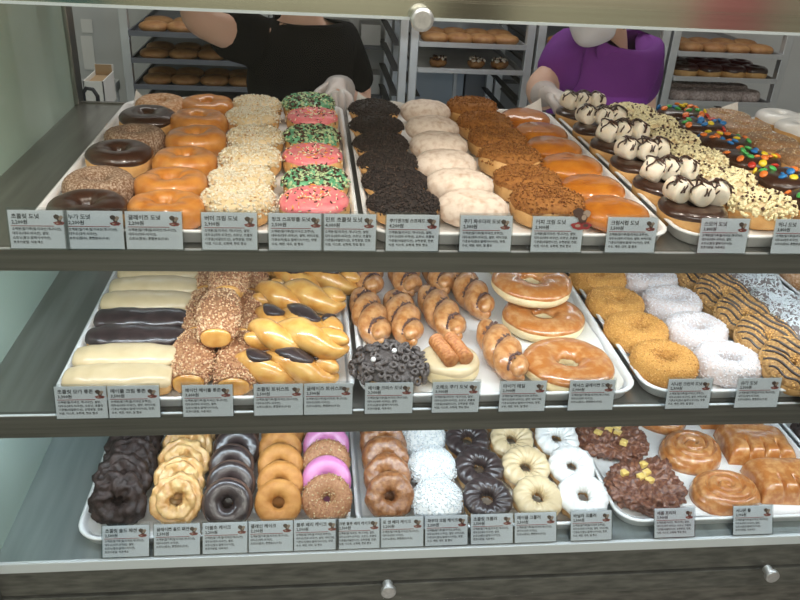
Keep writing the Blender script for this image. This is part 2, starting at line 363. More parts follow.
# ------------------------------------------------------------------ the setting
def struct(name, x0, x1, y0, y1, z0, z1, m):
    mb = MB(); mb.box(x0, x1, y0, y1, z0, z1); o = mb.build(name, m, smooth=False); o['kind'] = 'structure'; return o
struct('floor', -2.4, 4.2, -3.0, 3.6, -0.05, 0, mat('floor_tile', (0.30, 0.29, 0.27), 0.4, (0.36, 0.35, 0.33), 3))
wl = mat('wall_paint', (0.60, 0.565, 0.52), 0.7, (0.64, 0.61, 0.565), 1.5)
struct('wall_back', -2.4, 4.2, 3.55, 3.65, 0, 2.8, mat('wall_back_paint', (0.60, 0.60, 0.585), 0.6, (0.66, 0.655, 0.63), 1.2))
struct('wall_left', -1.55, -1.45, -3.0, 3.55, 0, 2.8, mat('wall_green', (0.50, 0.58, 0.50), 0.6, (0.62, 0.66, 0.55), 2.2))
struct('wall_right', 4.1, 4.2, -3.0, 3.55, 0, 2.8, wl)
struct('wall_front', -2.4, 4.2, -3.05, -2.95, 0, 2.8, mat('wall_front_paint', (0.62, 0.58, 0.44), 0.7, (0.72, 0.68, 0.54), 1.3))

# ------------------------------------------------------------------ the display case
S1, S2, S3 = 1.15, 0.88, 0.61
XL, XR, YF, YB = -0.50, 1.52, 0.985, 1.775
case = empty('display_case', (0.5, 1.4, 0))
tag(case, 'stainless steel and glass pastry display case with three stocked levels', 'display case')
def cpart(mb, name, m, parent=case, smooth=False):
    o = mb.build(name, m, None, smooth=smooth); o.parent = parent
    o.matrix_parent_inverse = Matrix.Translation(-Vector(parent.location)) if parent is case else Matrix.Identity(4)
    return o
YE = 1.0
for nm, z, th, m in (('upper_shelf', S1, 0.032, 'steel_shelf'), ('middle_shelf', S2, 0.040, 'steel_shelf')):
    mb = MB(); mb.box(XL, XR, YE + 0.012, YB, z - 0.006, z); cpart(mb, nm, M[m])
    mb = MB(); mb.box(XL, XR, YE, YE + 0.012, z - th, z + 0.0003); bevel(cpart(mb, 'shelf_edge', M['steel_face']), 0.0012)
    mb = MB(); mb.box(XL, XR, YE - 0.001, YE + 0.003, z + 0.0003, z + 0.0018); cpart(mb, 'edge_strip', M['lip'] if z < 1 else M['alu'])
    mb = MB(); mb.box(XL, XR, YF + 0.03, YF + 0.065, z - 0.024, z - 0.006); cpart(mb, 'light_housing', M['alu'])
    mb = MB(); mb.box(XL, XR, YF + 0.605, YF + 0.69, z - 0.018, z - 0.006); cpart(mb, 'light_housing', M['alu'])  # housing for the added rear fill
mb = MB(); mb.box(XL, XR, YF - 0.006, YB, S3 - 0.006, S3); cpart(mb, 'bottom_deck', M['steel_deck'])
mb = MB(); mb.box(XL - 0.04, XR, YF - 0.012, YF - 0.005, S3 - 0.019, S3 + 0.001); bevel(cpart(mb, 'deck_lip', M['lip']), 0.0012)
mb = MB(); mb.box(XL - 0.04, XR, YF - 0.010, YF + 0.02, S3 - 0.072, S3 - 0.019); bevel(cpart(mb, 'front_rail', M['steel_dirty']), 0.002)
mb = MB(); mb.box(XL - 0.04, XR, YF + 0.004, YF + 0.02, S3 - 0.078, S3 - 0.072); cpart(mb, 'rail_groove', M['dark'])
mb = MB(); mb.box(XL - 0.04, XR, YF - 0.012, YF + 0.02, S3 - 0.120, S3 - 0.078); bevel(cpart(mb, 'front_rail', M['steel_dirty']), 0.002)
mb = MB(); mb.box(XL - 0.04, XR, YF + 0.006, YF + 0.02, S3 - 0.125, S3 - 0.120); cpart(mb, 'rail_groove', M['dark'])
mb = MB(); mb.box(XL - 0.04, XR, YF - 0.004, YB, 0.0, S3 - 0.125); bevel(cpart(mb, 'base_cabinet', M['steel_dirty']), 0.003)
# front beam under the roof
ZB = 1.467
mb = MB(); mb.box(XL - 0.04, XR, 0.955, 0.985, ZB, ZB + 0.10); bevel(cpart(mb, 'front_beam', M['steel_beam']), 0.0015)
mb = MB(); mb.box(XL - 0.04, XR, 0.953, 0.958, ZB - 0.0018, ZB + 0.0012); cpart(mb, 'beam_edge', M['lip'])
mb = MB(); mb.box(XL - 0.04, XR, 0.985, 1.80, ZB + 0.085, ZB + 0.10); cpart(mb, 'roof', M['steel_shelf'])
mb = MB(); mb.box(XL, XR, 1.00, 1.06, ZB + 0.012, ZB + 0.085); cpart(mb, 'light_housing', M['alu'])
# posts and back framing
for x0, x1 in ((-0.552, -0.492), (1.52, 1.56)):
    mb = MB(); mb.box(x0, x1, 1.755, 1.80, 0.0, ZB + 0.085); mb.box(x0 + 0.012, x0 + 0.022, 1.748, 1.755, 0.62, ZB + 0.085); mb.box(x0 + 0.036, x0 + 0.046, 1.748, 1.755, 0.62, ZB + 0.085)
    bevel(cpart(mb, 'rear_post', M['steel_shelf']), 0.002)
for x0, x1 in ((-0.54, -0.50), (1.52, 1.56)):
    mb = MB(); mb.box(x0, x1, 0.955, 0.985, 0.0, ZB); bevel(cpart(mb, 'front_post', M['steel_shelf']), 0.002)
mb = MB(); mb.box(XL - 0.006, XL, YF, 1.75, S3, ZB + 0.085); cpart(mb, 'side_glass', M['side_glass'])
mb = MB(); mb.box(XR, XR + 0.006, YF, 1.75, S3, ZB + 0.085); cpart(mb, 'side_glass', M['side_glass'])
mb = MB(); mb.box(XL, XR, 0.944, 0.949, S3 - 0.09, ZB + 0.02); cpart(mb, 'front_glass', M['glass'])
for x, z in ((0.128, 1.468), (0.815, 1.468), (0.131, 0.556), (0.815, 0.554)):
    mb = MB(); prof = [(0.0, -0.0125), (0.010, -0.0125), (0.0128, -0.0115), (0.0135, -0.0095), (0.0135, -0.004), (0.009, -0.002), (0.009, 0.010), (0, 0.010)]
    big = z > 1
    if not big: prof = [(r * 0.95, h * 1.0) for r, h in prof]
    mb.lathe(prof, 28, 'y', (x, 0.948 - (0.0 if big else 0.004), z)); o = cpart(mb, 'glass_knob', M['knob'], smooth=False)
# back lip of the shelves and sliding-door latch
mb = MB(); mb.box(XL, XR, YB - 0.004, YB + 0.008, S1 - 0.02, S1 + 0.003); cpart(mb, 'rear_lip', M['steel_face'])
lt = MB(); q = aty(84, 101, 1.80)
lt.tube([(q.x, 1.80, q.z - 0.01), (q.x, 1.80, q.z + 0.018), (q.x + 0.008, 1.80, q.z + 0.028), (q.x + 0.022, 1.80, q.z + 0.026), (q.x + 0.030, 1.80, q.z + 0.012), (q.x + 0.03, 1.80, q.z + 0.0)], 0.0045, 8)
cpart(lt, 'door_latch', M['dark'], smooth=True)

# ------------------------------------------------------------------ sheet pans and liners
PX = [(-0.384, 0.071), (0.079, 0.532), (0.542, 0.992), (1.002, 1.452)]
PY1 = 1.733
PYF = {1.15: 1.014, 0.88: 1.008, 0.61: 1.000}
def rrect(x0, x1, y0, y1, r, n=6):
    pts = []
    for cx, cy_, a0 in ((x1 - r, y0 + r, -90), (x1 - r, y1 - r, 0), (x0 + r, y1 - r, 90), (x0 + r, y0 + r, 180)):
        for k in range(n + 1):
            a = math.radians(a0 + 90 * k / n); pts.append((cx + r * math.cos(a), cy_ + r * math.sin(a)))
    return pts
def sheet_pan(x0, x1, z, label):
    PY0 = PYF[z]
    cx, cyy = (x0 + x1) / 2, (PY0 + PY1) / 2; mb = MB(); rows = []
    hx, hy = (x1 - x0) / 2, (PY1 - PY0) / 2
    for ins, zz in ((0.012, 0.0), (0.009, 0.0015), (0.004, 0.017), (0.0, 0.019), (0.0, 0.0215), (0.003, 0.023), (0.0065, 0.0215), (0.010, 0.014), (0.0135, 0.004), (0.018, 0.002)):
        rows.append([(x, y, zz) for x, y in rrect(-hx + ins, hx - ins, -hy + ins, hy - ins, 0.045 - ins * 0.6)])
    mb.grid(rows, cv=True); n = len(rows[0]); k = (len(rows) - 1) * n
    mb.f.append(tuple(range(k, k + n))); mb.m.append(0); mb.f.append(tuple(range(n - 1, -1, -1))); mb.m.append(0)
    o = mb.build('sheet_pan', M['pan']); o.location = (cx, cyy, z + 0.0005); tag(o, label, 'tray', 'white trays in the display case')
    return o
def liner(x0, x1, z, seed, label, back=0.0):
    PY0 = PYF[z]
    cx, cyy = (x0 + x1) / 2, (PY0 + PY1) / 2; hx, hy = (x1 - x0) / 2 - 0.013, (PY1 - PY0) / 2 - 0.013; mb = MB(); rows = []
    NX, NY = 60, 80
    for i in range(NX + 1):
        row = []
        for j in range(NY + 1):
            x = -hx + 2 * hx * i / NX; y = -hy + 2 * hy * j / NY
            dx = hx - abs(x); dy = hy - abs(y); zz = 0.0027
            e = max(0, 1 - dx / 0.016) if dx < 0.016 else 0; g = max(0, 1 - dy / 0.016) if dy < 0.016 else 0
            rise = max(e, g); 
            wv = nz(x * 14, y * 14, seed * 4.4)
            zz += rise * (0.012 + 0.008 * wv)
            # paper corners curl above the rim at the back
            if y > 0 and back:
                bk = max(0, 1 - dy / 0.022); zz += back * bk * (0.5 + 0.9 * nz(x * 9 + 3, 0.2, seed * 2.2)) + back * 1.2 * bk * max(0, 1 - dx / 0.05)
            # keep the square corners inside the pan's rounded ones
            r = 0.04; ax, ay = abs(x) - (hx - r), abs(y) - (hy - r)
            if ax > 0 and ay > 0:
                d = math.hypot(ax, ay)
                if d > r: s_ = r / d; x = math.copysign(hx - r + ax * s_, x); y = math.copysign(hy - r + ay * s_, y)
            row.append((x, y, zz))
        rows.append(row)
    mb.grid(rows); o = mb.build('parchment_liner', M['paper'], recalc=False); o.location = (cx, cyy, z + 0.0005)
    tag(o, label, 'paper liner', 'paper sheets lining the trays'); return o
LN = ['top shelf', 'middle shelf', 'bottom deck']
PN = ['left-hand', 'second', 'third', 'far right']
DESC = [['white tray under the chocolate, glazed, crumb and sprinkle rings, top shelf', 'white tray under the black crumb and powdered donuts, top shelf', 'white tray under the marshmallow and candy donuts, top shelf', 'white tray of white iced donuts at the right end, top shelf'],
        ['white tray under the long bars and braided twists, middle shelf', 'white tray under the striped twists and giant rings, middle shelf', 'white tray under the crunch, sugar and coconut rings, middle shelf', 'white tray cut off at the right end of the middle shelf'],
        ['white tray under the leaning cake donuts, bottom deck', 'white tray under the coconut cakes and crullers, bottom deck', 'white tray under the fritters and spiral rolls, bottom deck', 'white tray cut off at the right end of the bottom deck']]
for si, z in enumerate((S1, S2, S3)):
    for pi_, (a, b) in enumerate(PX):
        sheet_pan(a, b, z, DESC[si][pi_]).name = 'sheet_pan'
        liner(a, b, z, si * 5 + pi_, DESC[si][pi_].replace('white tray', 'white paper liner in the tray', 1), back=0.022 if si == 0 else 0.0)

# ------------------------------------------------------------------ pastries
ORD = {1: 'frontmost', 2: 'second from the front', 3: 'third from the front', 4: 'fourth from the front', 5: 'fifth from the front', 6: 'sixth from the front', 7: 'seventh from the front'}
RNG = random.Random(5)
NUSED = {}
def place(proto, loc, tilt=0, spin=0, rx=0, label='', cat='donut', group=None, sc=1.0, euler=None):
    if proto.name not in NUSED: NUSED[proto.name] = 1; o = proto
    else: o = copy_tree(proto)
    dy_ = 0 if loc[1] > 2 else -0.007 if loc[2] > 1.1 else -0.013 if loc[2] > 0.85 else -0.006
    o.location = (loc[0], loc[1] + dy_, loc[2])
    if euler is not None: o.rotation_euler = euler
    else: o.rotation_euler = (Matrix.Rotation(tilt, 3, 'X') @ Matrix.Rotation(rx, 3, 'Y') @ Matrix.Rotation(spin, 3, 'Z')).to_euler()
    o.scale = (sc, sc, sc)
    tag(o, label, cat, group); return o
def proto(name, parts):
    """parts: [(part name, MB, materials, kind)]; a single part becomes the thing itself"""
    if len(parts) == 1:
        n, mb, m, k = parts[0]; o = mb.build(name, m); return o
    r = empty(name); store = {}
    for n, mb, m, k in parts:
        if '>' in n: pn, n = n.split('>'); par = store[pn]
        else: par = r
        o = mb.build(n, m, par); store[n] = o
        if k: o['kind'] = k
    return r
def column(protos, pts, look, where, group, cat='donut', tilt=0, spin=None, lift=0.0, dz=0.0, jitter=1.0, sc=(0.97, 1.03), order=None):
    """pts from front to back: (x, y, z)"""
    for i, p in enumerate(pts):
        pr = protos[i % len(protos)]
        lk = look[i % len(look)] if isinstance(look, (list, tuple)) else look
        n = i + 1
        gp = group[i % len(group)] if isinstance(group, (list, tuple)) else group
        sp_ = RNG.uniform(0, 6.28) if spin is None else spin + RNG.uniform(-0.12, 0.12) * jitter
        place(pr, p, tilt + RNG.uniform(-0.03, 0.03) * jitter, sp_, RNG.uniform(-0.03, 0.03) * jitter,
              '%s, %s, %s' % (lk, ORD[n], where), cat, gp, RNG.uniform(*sc))
def rows1(pix, z):  # pixel centres, back to front -> world, front to back
    out = []
    for x, y in reversed(pix):
        q = atz(x, y, z + 0.025); out.append((q.x, q.y, z + 0.0038))
    return out

# -- top shelf, tray A
def ring_plain(name, m, D=0.104, hole=0.018, h=0.042, seed=0, rough=0.0, rf=60, amp=0.035):
    return proto(name, [('dough', body(Ring(D, hole, h, seed, amp, rough=rough, rf=rf), 56, 24), m, None)])
def ring_iced(name, dough, icing, D=0.104, hole=0.020, h=0.042, seed=0, v0=0.25, extra=None, off=0.002, wav=0.12, **k):
    S = Ring(D, hole, h, seed, **k)
    parts = [('dough', body(S, 56, 22), dough, None), ('icing', shell(S, v0, PI + 0.35, off, wav, 3, seed), icing, None)]
    if extra: parts += extra(S, seed)
    return proto(name, parts)
cocoa = [ring_plain('cocoa_sugar_donut', M['cocoa_sugar'], 0.106, 0.022, 0.044, s, 0.0008, 150) for s in (1, 2)]
chocr = [ring_iced('chocolate_donut', M['dough'], M['choc'], 0.108, 0.016, 0.042, s, v0=0.15) for s in (3, 4, 5)]
cinn = ring_plain('cinnamon_sugar_donut', M['cinn_sugar'], 0.104, 0.016, 0.042, 6, 0.0006, 150)
pix = [(162, 107), (149, 121), (136, 140), (121, 158), (101, 187), (90, 212)]
pts = rows1(pix, S1)
seq = [(chocr[0], 'dark chocolate iced ring donut'), (cocoa[0], 'brown cocoa donut dusted with sugar'), (chocr[1], 'dark chocolate iced ring donut'), (cocoa[1], 'brown cocoa donut dusted with sugar'), (chocr[2], 'dark chocolate iced ring donut'), (cinn, 'pale cinnamon sugar ring donut')]
for i, (p, (pr, lk)) in enumerate(zip(pts, seq)):
    place(pr, p, RNG.uniform(-0.03, 0.06), RNG.uniform(0, 6), 0, lk + ', ' + ORD[i + 1] + ' of the leftmost row, top shelf', 'donut', 'chocolate and sugared donuts in the leftmost row')
# pale cream filling squeezed out of the two rear chocolate rings
glz = [ring_plain('glazed_donut', M['glazed'], 0.108, 0.020, 0.042, s, amp=0.07) for s in (11, 12, 13)]
column(glz, rows1([(208, 108), (199, 123), (197, 141), (186, 162), (173, 186), (167, 210)], S1), 'shiny orange glazed ring donut', 'top shelf', 'glazed ring donuts on the top shelf')
def nut_extra(S, seed):
    r = random.Random(seed); mb = MB(); ms = [M['nut_white'], M['nut_white'], M['nut_cream'], M['nut_white'], M['nut_brown']]
    scatter(mb, S, 800, 0.0026, r, 'crumb', (0.0, 3.3), 0.002, 4); scatter(mb, S, 60, 0.002, r, 'crumb', (0.0, 3.0), 0.002, 1, mi0=4)
    return [('chopped_nuts', mb, ms, 'stuff')]
nuts = [ring_iced('nut_crumb_donut', M['dough'], M['cream_icing'], 0.104, 0.014, 0.042, s, 0.1, nut_extra) for s in (21, 22, 23)]
column(nuts, rows1([(257, 108), (253, 121), (256, 141), (251, 162), (242, 183), (239, 204)], S1), 'ring donut under cream coloured nut crumbs', 'top shelf', 'nut crumb donuts on the top shelf')
def green_extra(S, seed):
    r = random.Random(seed); mb = MB(); ms = [M['mint_chip'], M['brown_chip'], M['mint_chip'], M['brown_chip'], M['green_icing']]
    scatter(mb, S, 540, 0.0030, r, 'box', (0.2, 2.95), 0.0035, 5, (1.1, 0.6, 0.28), 0.5)
    return [('mint_flakes', mb, ms, 'stuff')]
def pink_extra(S, seed):
    r = random.Random(seed); mb = MB(); ms = [M['sprinkle_white'], M['brown_chip'], M['sprinkle_orange'], M['sprinkle_white']]
    scatter(mb, S, 170, 0.0022, r, 'box', (0.2, 2.9), 0.003, 4, (1.0, 0.28, 0.28), 0.2)
    return [('sprinkles', mb, ms, 'stuff')]
grn = [ring_iced('mint_chocolate_donut', M['dough'], M['green_icing'], 0.104, 0.013, 0.042, s, 0.2, green_extra) for s in (31, 32)]
pnk = [ring_iced('pink_sprinkle_donut', M['dough'], M['pink_icing'], 0.103, 0.016, 0.040, s, 0.2, pink_extra) for s in (33, 34)]
column([pnk[0], grn[0], pnk[1], grn[1]], rows1([(309, 108), (313, 121), (312, 141), (313, 160), (316, 185), (315, 206)], S1),
       ['pink iced donut with sprinkles', 'green iced donut with mint and chocolate flakes'], 'top shelf', ['pink sprinkle donuts', 'green mint chocolate donuts'])
# -- tray B
def bun_top(name, dough, topm, D, h, seed, crumbs, size, ms, v0=0.15, ring=True, hole=0.008, off=0.0015):
    S = Ring(D, hole, h, seed, 0.05) if ring else Bun(D, h, seed, 0.06)
    r = random.Random(seed); mb = MB(); scatter(mb, S, crumbs, size, r, 'crumb', (v0 + 0.05, 3.0), off + 0.0012, len(ms))
    return proto(name, [('dough', body(S, 48, 20), dough, None), ('icing', shell(S, v0, PI + 0.2, off, 0.18, 3, seed), topm, None), ('crumbs', mb, ms, 'stuff')])
oreo = [bun_top('cookie_crumb_donut', M['dough'], M['oreo'], 0.104, 0.044, s, 800, 0.0021, [M['oreo'], M['oreo'], M['oreo2']], 0.05, False) for s in (41, 42, 43)]
column(oreo, rows1([(374, 112), (376, 128), (381, 146), (388, 165), (395, 184), (403, 207)], S1), 'donut heaped with black cookie crumbs', 'top shelf', 'black cookie crumb donuts')
pow_ = [proto('powdered_donut', [('bun', body(Bun(0.088, 0.050, s, 0.05, ex=1.24, rough=0.0012, rf=90), 48, 26), M['powder'], None)]) for s in (44, 45, 46)]
column(pow_, rows1([(425, 113), (431, 130), (438, 147), (445, 166), (458, 187), (471, 209)], S1), 'oval filled donut dusted with white powder', 'top shelf', 'powdered filled donuts', spin=-0.1)
brn = [bun_top('brown_crumb_donut', M['dough'], M['crumb_brown'], 0.110, 0.044, s, 620, 0.0020, [M['crumb_brown'], M['crumb_brown'], M['crumb_dark']], 0.1, True, 0.010) for s in (47, 48, 49)]
column(brn, rows1([(471, 111), (484, 127), (495, 143), (508, 161), (525, 184), (545, 207)], S1), 'ring donut coated in brown cake crumbs', 'top shelf', 'brown crumb donuts')
amb = [proto('syrup_donut', [('bun', body(Bun(0.107, 0.042, s, 0.06, rough=0.001, rf=40), 48, 22), M['amber'], None)]) for s in (51, 52, 53)]
column(amb, rows1([(524, 119), (540, 134), (552, 149), (570, 167), (590, 189), (612, 212)], S1), 'shiny amber syrup glazed donut without a hole', 'top shelf', 'amber syrup donuts')
# -- tray C
def marsh_mb(r, h):
    mb = MB(); mb.lathe([(0, 0), (r * 0.8, 0), (r * 0.96, h * 0.08), (r, h * 0.22), (r, h * 0.78), (r * 0.96, h * 0.92), (r * 0.8, h), (0, h)], 20); return mb
def marshmallow_donut(seed):
    rg = random.Random(seed); root = empty('marshmallow_donut'); S = Ring(0.106, 0.012, 0.036, seed, 0.03)
    body(S, 48, 20).build('dough', M['dough'], root); shell(S, 0.15, PI + 0.2, 0.003, 0.1, 3, seed).build('icing', M['choc'], root)
    spots = [(-0.029, -0.004, 0.3), (0.003, 0.001, -0.2), (0.034, 0.004, 0.4)]
    if seed % 2: spots = [(-0.030, 0.003, 0.1), (0.002, -0.005, 0.3), (0.033, 0.006, -0.3)]
    for (x, y, a) in spots:
        m = marsh_mb(0.0185, 0.034); e = Matrix.Translation((x, y, 0.056)) @ Euler((PI / 2 + rg.uniform(-0.3, 0.3), rg.uniform(-0.3, 0.3), a + rg.uniform(-0.5, 0.5))).to_matrix().to_4x4() @ Matrix.Translation((0, 0, -0.017))
        m.v = [tuple(e @ Vector(v)) for v in m.v]; ob = m.build('marshmallow', M['marsh'], root)
        d = MB()
        for k in range(3):
            yy = rg.uniform(-0.013, 0.013); pts = []
            for t in range(13):
                th = PI * (0.04 + 0.92 * t / 12); wob = 0.003 * math.sin(t * 1.3 + k)
                loc = Vector((0.0208 * math.cos(th) , wob + yy, 0.0208 * math.sin(th)))
                if k: loc = Vector((wob + yy * 0.6, 0.0208 * math.cos(th), 0.0208 * math.sin(th)))
                pts.append(Vector((x, y, 0.056)) + Euler((0, 0, a)).to_matrix() @ loc)
            d.tube(pts, 0.0015, 6)
        d.build('chocolate_drizzle', M['choc'], ob)
    z_ = MB(); pts = []
    for t in range(61):
        f_ = t / 60; x = -0.046 + 0.094 * f_; y = 0.016 * math.sin(f_ * 6 * PI + seed); dx = min(abs(x - q[0]) for q in spots)
        pts.append((x, y, 0.056 + math.sqrt(max(0.00004, 0.0205 ** 2 - dx * dx * 0.8)) - abs(y) * 0.10))
    z_.tube(pts, 0.0015, 6); z_.build('chocolate_drizzle', M['choc'], root)
    return root
mars = [marshmallow_donut(61), marshmallow_donut(62)]
column(mars, [(0.592, y, S1 + 0.0038) for y in (1.108, 1.218, 1.330, 1.442, 1.556, 1.690)], 'chocolate donut topped with drizzled marshmallows', 'top shelf', 'marshmallow donuts', spin=0.0)
def pop_extra(S, seed):
    r = random.Random(seed); mb = MB(); ms = [M['popcorn'], M['popcorn'], M['popcorn'], M['brown_chip']]
    scatter(mb, S, 640, 0.0047, r, 'crumb', (0.05, 3.1), 0.004, 3, (1, 0.7, 0.8), 0.8); scatter(mb, S, 60, 0.0033, r, 'crumb', (0.3, 2.8), 0.0055, 1, mi0=3)
    return [('white_chocolate_crumble', mb, ms, 'stuff')]
pop = [ring_iced('white_chocolate_crumble_donut', M['dough'], M['nut_cream'], 0.106, 0.012, 0.042, s, 0.2, pop_extra) for s in (65, 66, 67)]
column(pop, [(x, y, S1 + 0.0038) for x, y in ((0.712, 1.125), (0.708, 1.240), (0.709, 1.357), (0.712, 1.474), (0.716, 1.59), (0.71, 1.688))], 'chocolate donut piled with pale crumble and chips', 'top shelf', 'pale crumble donuts')
CN = ['candy_red', 'candy_green', 'candy_blue', 'candy_yellow', 'candy_orange', 'candy_blue', 'candy_green', 'candy_orange']
def candy_donut(seed):
    rg = random.Random(seed); root = empty('candy_donut'); S = Ring(0.102, 0.016, 0.040, seed, 0.03)
    body(S, 48, 20).build('dough', M['dough'], root); shell(S, 0.1, PI + 0.2, 0.003, 0.15, 3, seed).build('icing', M['choc'], root)
    used = []; n = 0
    for _ in range(400):
        u, v = rg.uniform(0, 6.28), rg.uniform(0.45, 2.6); p, nn = frame_at(S, u, v, 0.005)
        if nn.z < 0: nn = -nn
        if any((p - q).length < 0.0145 for q in used): continue
        used.append(p); mb = MB(); q = nn.to_track_quat('Z', 'Y').to_matrix() @ Euler((rg.uniform(-.4, .4), rg.uniform(-.4, .4), 0)).to_matrix()
        mb.lathe([(0, -0.0034), (0.0038, -0.0029), (0.0064, -0.0016), (0.0073, 0), (0.0064, 0.0016), (0.0038, 0.0029), (0, 0.0034)], 14)
        mb.v = [tuple(p + q @ Vector(v_)) for v_ in mb.v]; mb.build('candy', M[rg.choice(CN)], root); n += 1
        if n >= 17: break
    return root
can = [candy_donut(s) for s in (71, 72, 73)]
column(can, [(x, y, S1 + 0.0038) for x, y in ((0.826, 1.135), (0.824, 1.245), (0.820, 1.358), (0.822, 1.47), (0.826, 1.585), (0.828, 1.690))], 'chocolate donut studded with coloured button candies', 'top shelf', 'button candy donuts')
def ses_extra(S, seed):
    r = random.Random(seed); mb = MB(); ms = [M['nut_cream'], M['nut_brown'], M['nut_white']]
    scatter(mb, S, 300, 0.0014, r, 'crumb', (0.1, 3.0), 0.002, 3)
    return [('sesame_bits', mb, ms, 'stuff')]
ses = [ring_iced('caramel_nut_donut', M['dough'], M['caramel_nut'], 0.106, 0.022, 0.036, s, -0.1, ses_extra) for s in (75, 76)]
column(ses, [(x, y, S1 + 0.0038) for x, y in ((0.940, 1.150), (0.941, 1.265), (0.940, 1.385), (0.938, 1.500), (0.938, 1.607), (0.934, 1.700 - 0.01))], 'glossy brown caramel nut ring donut', 'top shelf', 'caramel nut donuts')
def wi(seed, icing='white_icing', dough='dough', D=0.106, hole=0.010, name='white_iced_donut'):
    return ring_iced(name, M[dough], M[icing], D, hole, 0.042, seed, -0.05)
whi = [wi(78), wi(79)]
column(whi, [(1.062, y, S1 + 0.0038) for y in (1.14, 1.255, 1.37, 1.485, 1.60, 1.69)][2:], 'donut with smooth white icing', 'far right, top shelf', 'white iced donuts on the top shelf')

# -- middle shelf, tray A: long bars
def bar(name, S, icing, seed, v0=0.1, dough='dough', off=0.0025):
    return proto(name, [('dough', body(S, 40, 24), M[dough], None), ('icing', shell(S, v0, PI - v0, off, 0.12, 3, seed, 60, 14, 0.03, 0.97), M[icing], None)])
bei = [bar('maple_bar', Loaf(0.158, 0.061, 0.041, s, 0.07), 'beige_icing', s, -0.05) for s in (81, 82)]
chb = [bar('chocolate_bar_donut', Loaf(0.155, 0.058, 0.040, s, 0.09), 'choc_cool', s, 0.0) for s in (83, 84)]
zz = S2 + 0.0038
bars = [(-0.300, 1.066, 0), (-0.300, 1.128, 0), (-0.298, 1.192, 1), (-0.298, 1.253, 1), (-0.300, 1.316, 0), (-0.298, 1.378, 0), (-0.296, 1.440, 0), (-0.30, 1.502, 1)]
bl = {0: 'long bar donut with pale beige icing', 1: 'long bar donut with dark chocolate icing'}
cnt = {0: 0, 1: 0}
for i, (x, y, k) in enumerate(bars):
    pr = (bei if k == 0 else chb)[cnt[k] % 2]; cnt[k] += 1
    on = {1: 'frontmost', 2: 'second', 3: 'third', 4: 'fourth', 5: 'fifth', 6: 'sixth', 7: 'seventh', 8: 'eighth'}[i + 1]
    place(pr, (x + 0.009, y, zz), 0, RNG.uniform(-0.03, 0.03), 0, '%s, %s of the bars from the front, middle shelf' % (bl[k], on), 'donut bar', 'long iced bars')
def nutlog(seed, nm='nut_bar_donut'):
    S = Loaf(0.148, 0.066, 0.042, seed, 0.05); r = random.Random(seed); mb = MB()
    scatter(mb, S, 950, 0.0022, r, 'crumb', (-0.1, 3.25), 0.002, 4, u=(0.14, 0.97))
    return proto(nm, [('dough', body(S, 40, 22), M['twist'], None), ('icing', shell(S, -0.1, PI + 0.1, 0.0015, 0.1, 3, seed, 50, 12, 0.12, 0.98), M['nut_log'], None), ('chopped_nuts', mb, [M['nut_pieces'], M['nut_pieces2'], M['nut_pieces'], M['nut_pieces3']], 'stuff')])
nl = [nutlog(85), nutlog(86)]
k = 0
for (x, y, dz, lb) in ((-0.187, 1.125, 0, 'lying left under the pile, front'), (-0.187, 1.276, 0, 'lying left under the pile, behind the front one'), (-0.187, 1.43, 0, 'lying left under the pile, rearmost'),
                       (-0.116, 1.115, 0, 'lying right under the pile, front'), (-0.116, 1.268, 0, 'lying right under the pile, behind the front one'), (-0.116, 1.42, 0, 'lying right under the pile, rearmost'),
                       (-0.151, 1.195, 0.0405, 'on top of the pile, front'), (-0.147, 1.350, 0.0405, 'on top of the pile, rear')):
    place(nl[k % 2], (x, y, zz + dz), 0, PI / 2 + RNG.uniform(-0.03, 0.03), 0, 'chopped nut coated bar, %s' % lb, 'donut bar', 'nut coated bars'); k += 1
# twists: two strands wound around each other
def strand(L, turns, hr, sr, ph, flat=0.8, n=60, zc=None):
    pts = []
    for i in range(n + 1):
        t = i / n; a = ph + 2 * PI * turns * t; e = math.sin(PI * min(max(t, 0.0), 1.0)) ** 0.35 if 0 < t < 1 else 0
        h = hr * (0.35 + 0.65 * e)
        pts.append((-L / 2 + L * t, h * math.cos(a), (zc or (hr + sr) * flat) + h * math.sin(a) * flat))
    return pts
def rad_fn(sr): return lambda t: sr * max(0.12, min(1, (math.sin(PI * t) if 0 < t < 1 else 0) ** 0.38))
def twist_mb(L, turns, hr, sr, seed=0, ph=0.3):
    mb = MB()
    for p in (0, PI): mb.tube(strand(L, turns, hr, sr, p + ph), rad_fn(sr), 14)
    for i, (x, y, z) in enumerate(mb.v):
        d = 0.003 * nz(x * 30, y * 30, z * 30 + seed); mb.v[i] = (x, y + d, max(0, z + d))
    return mb
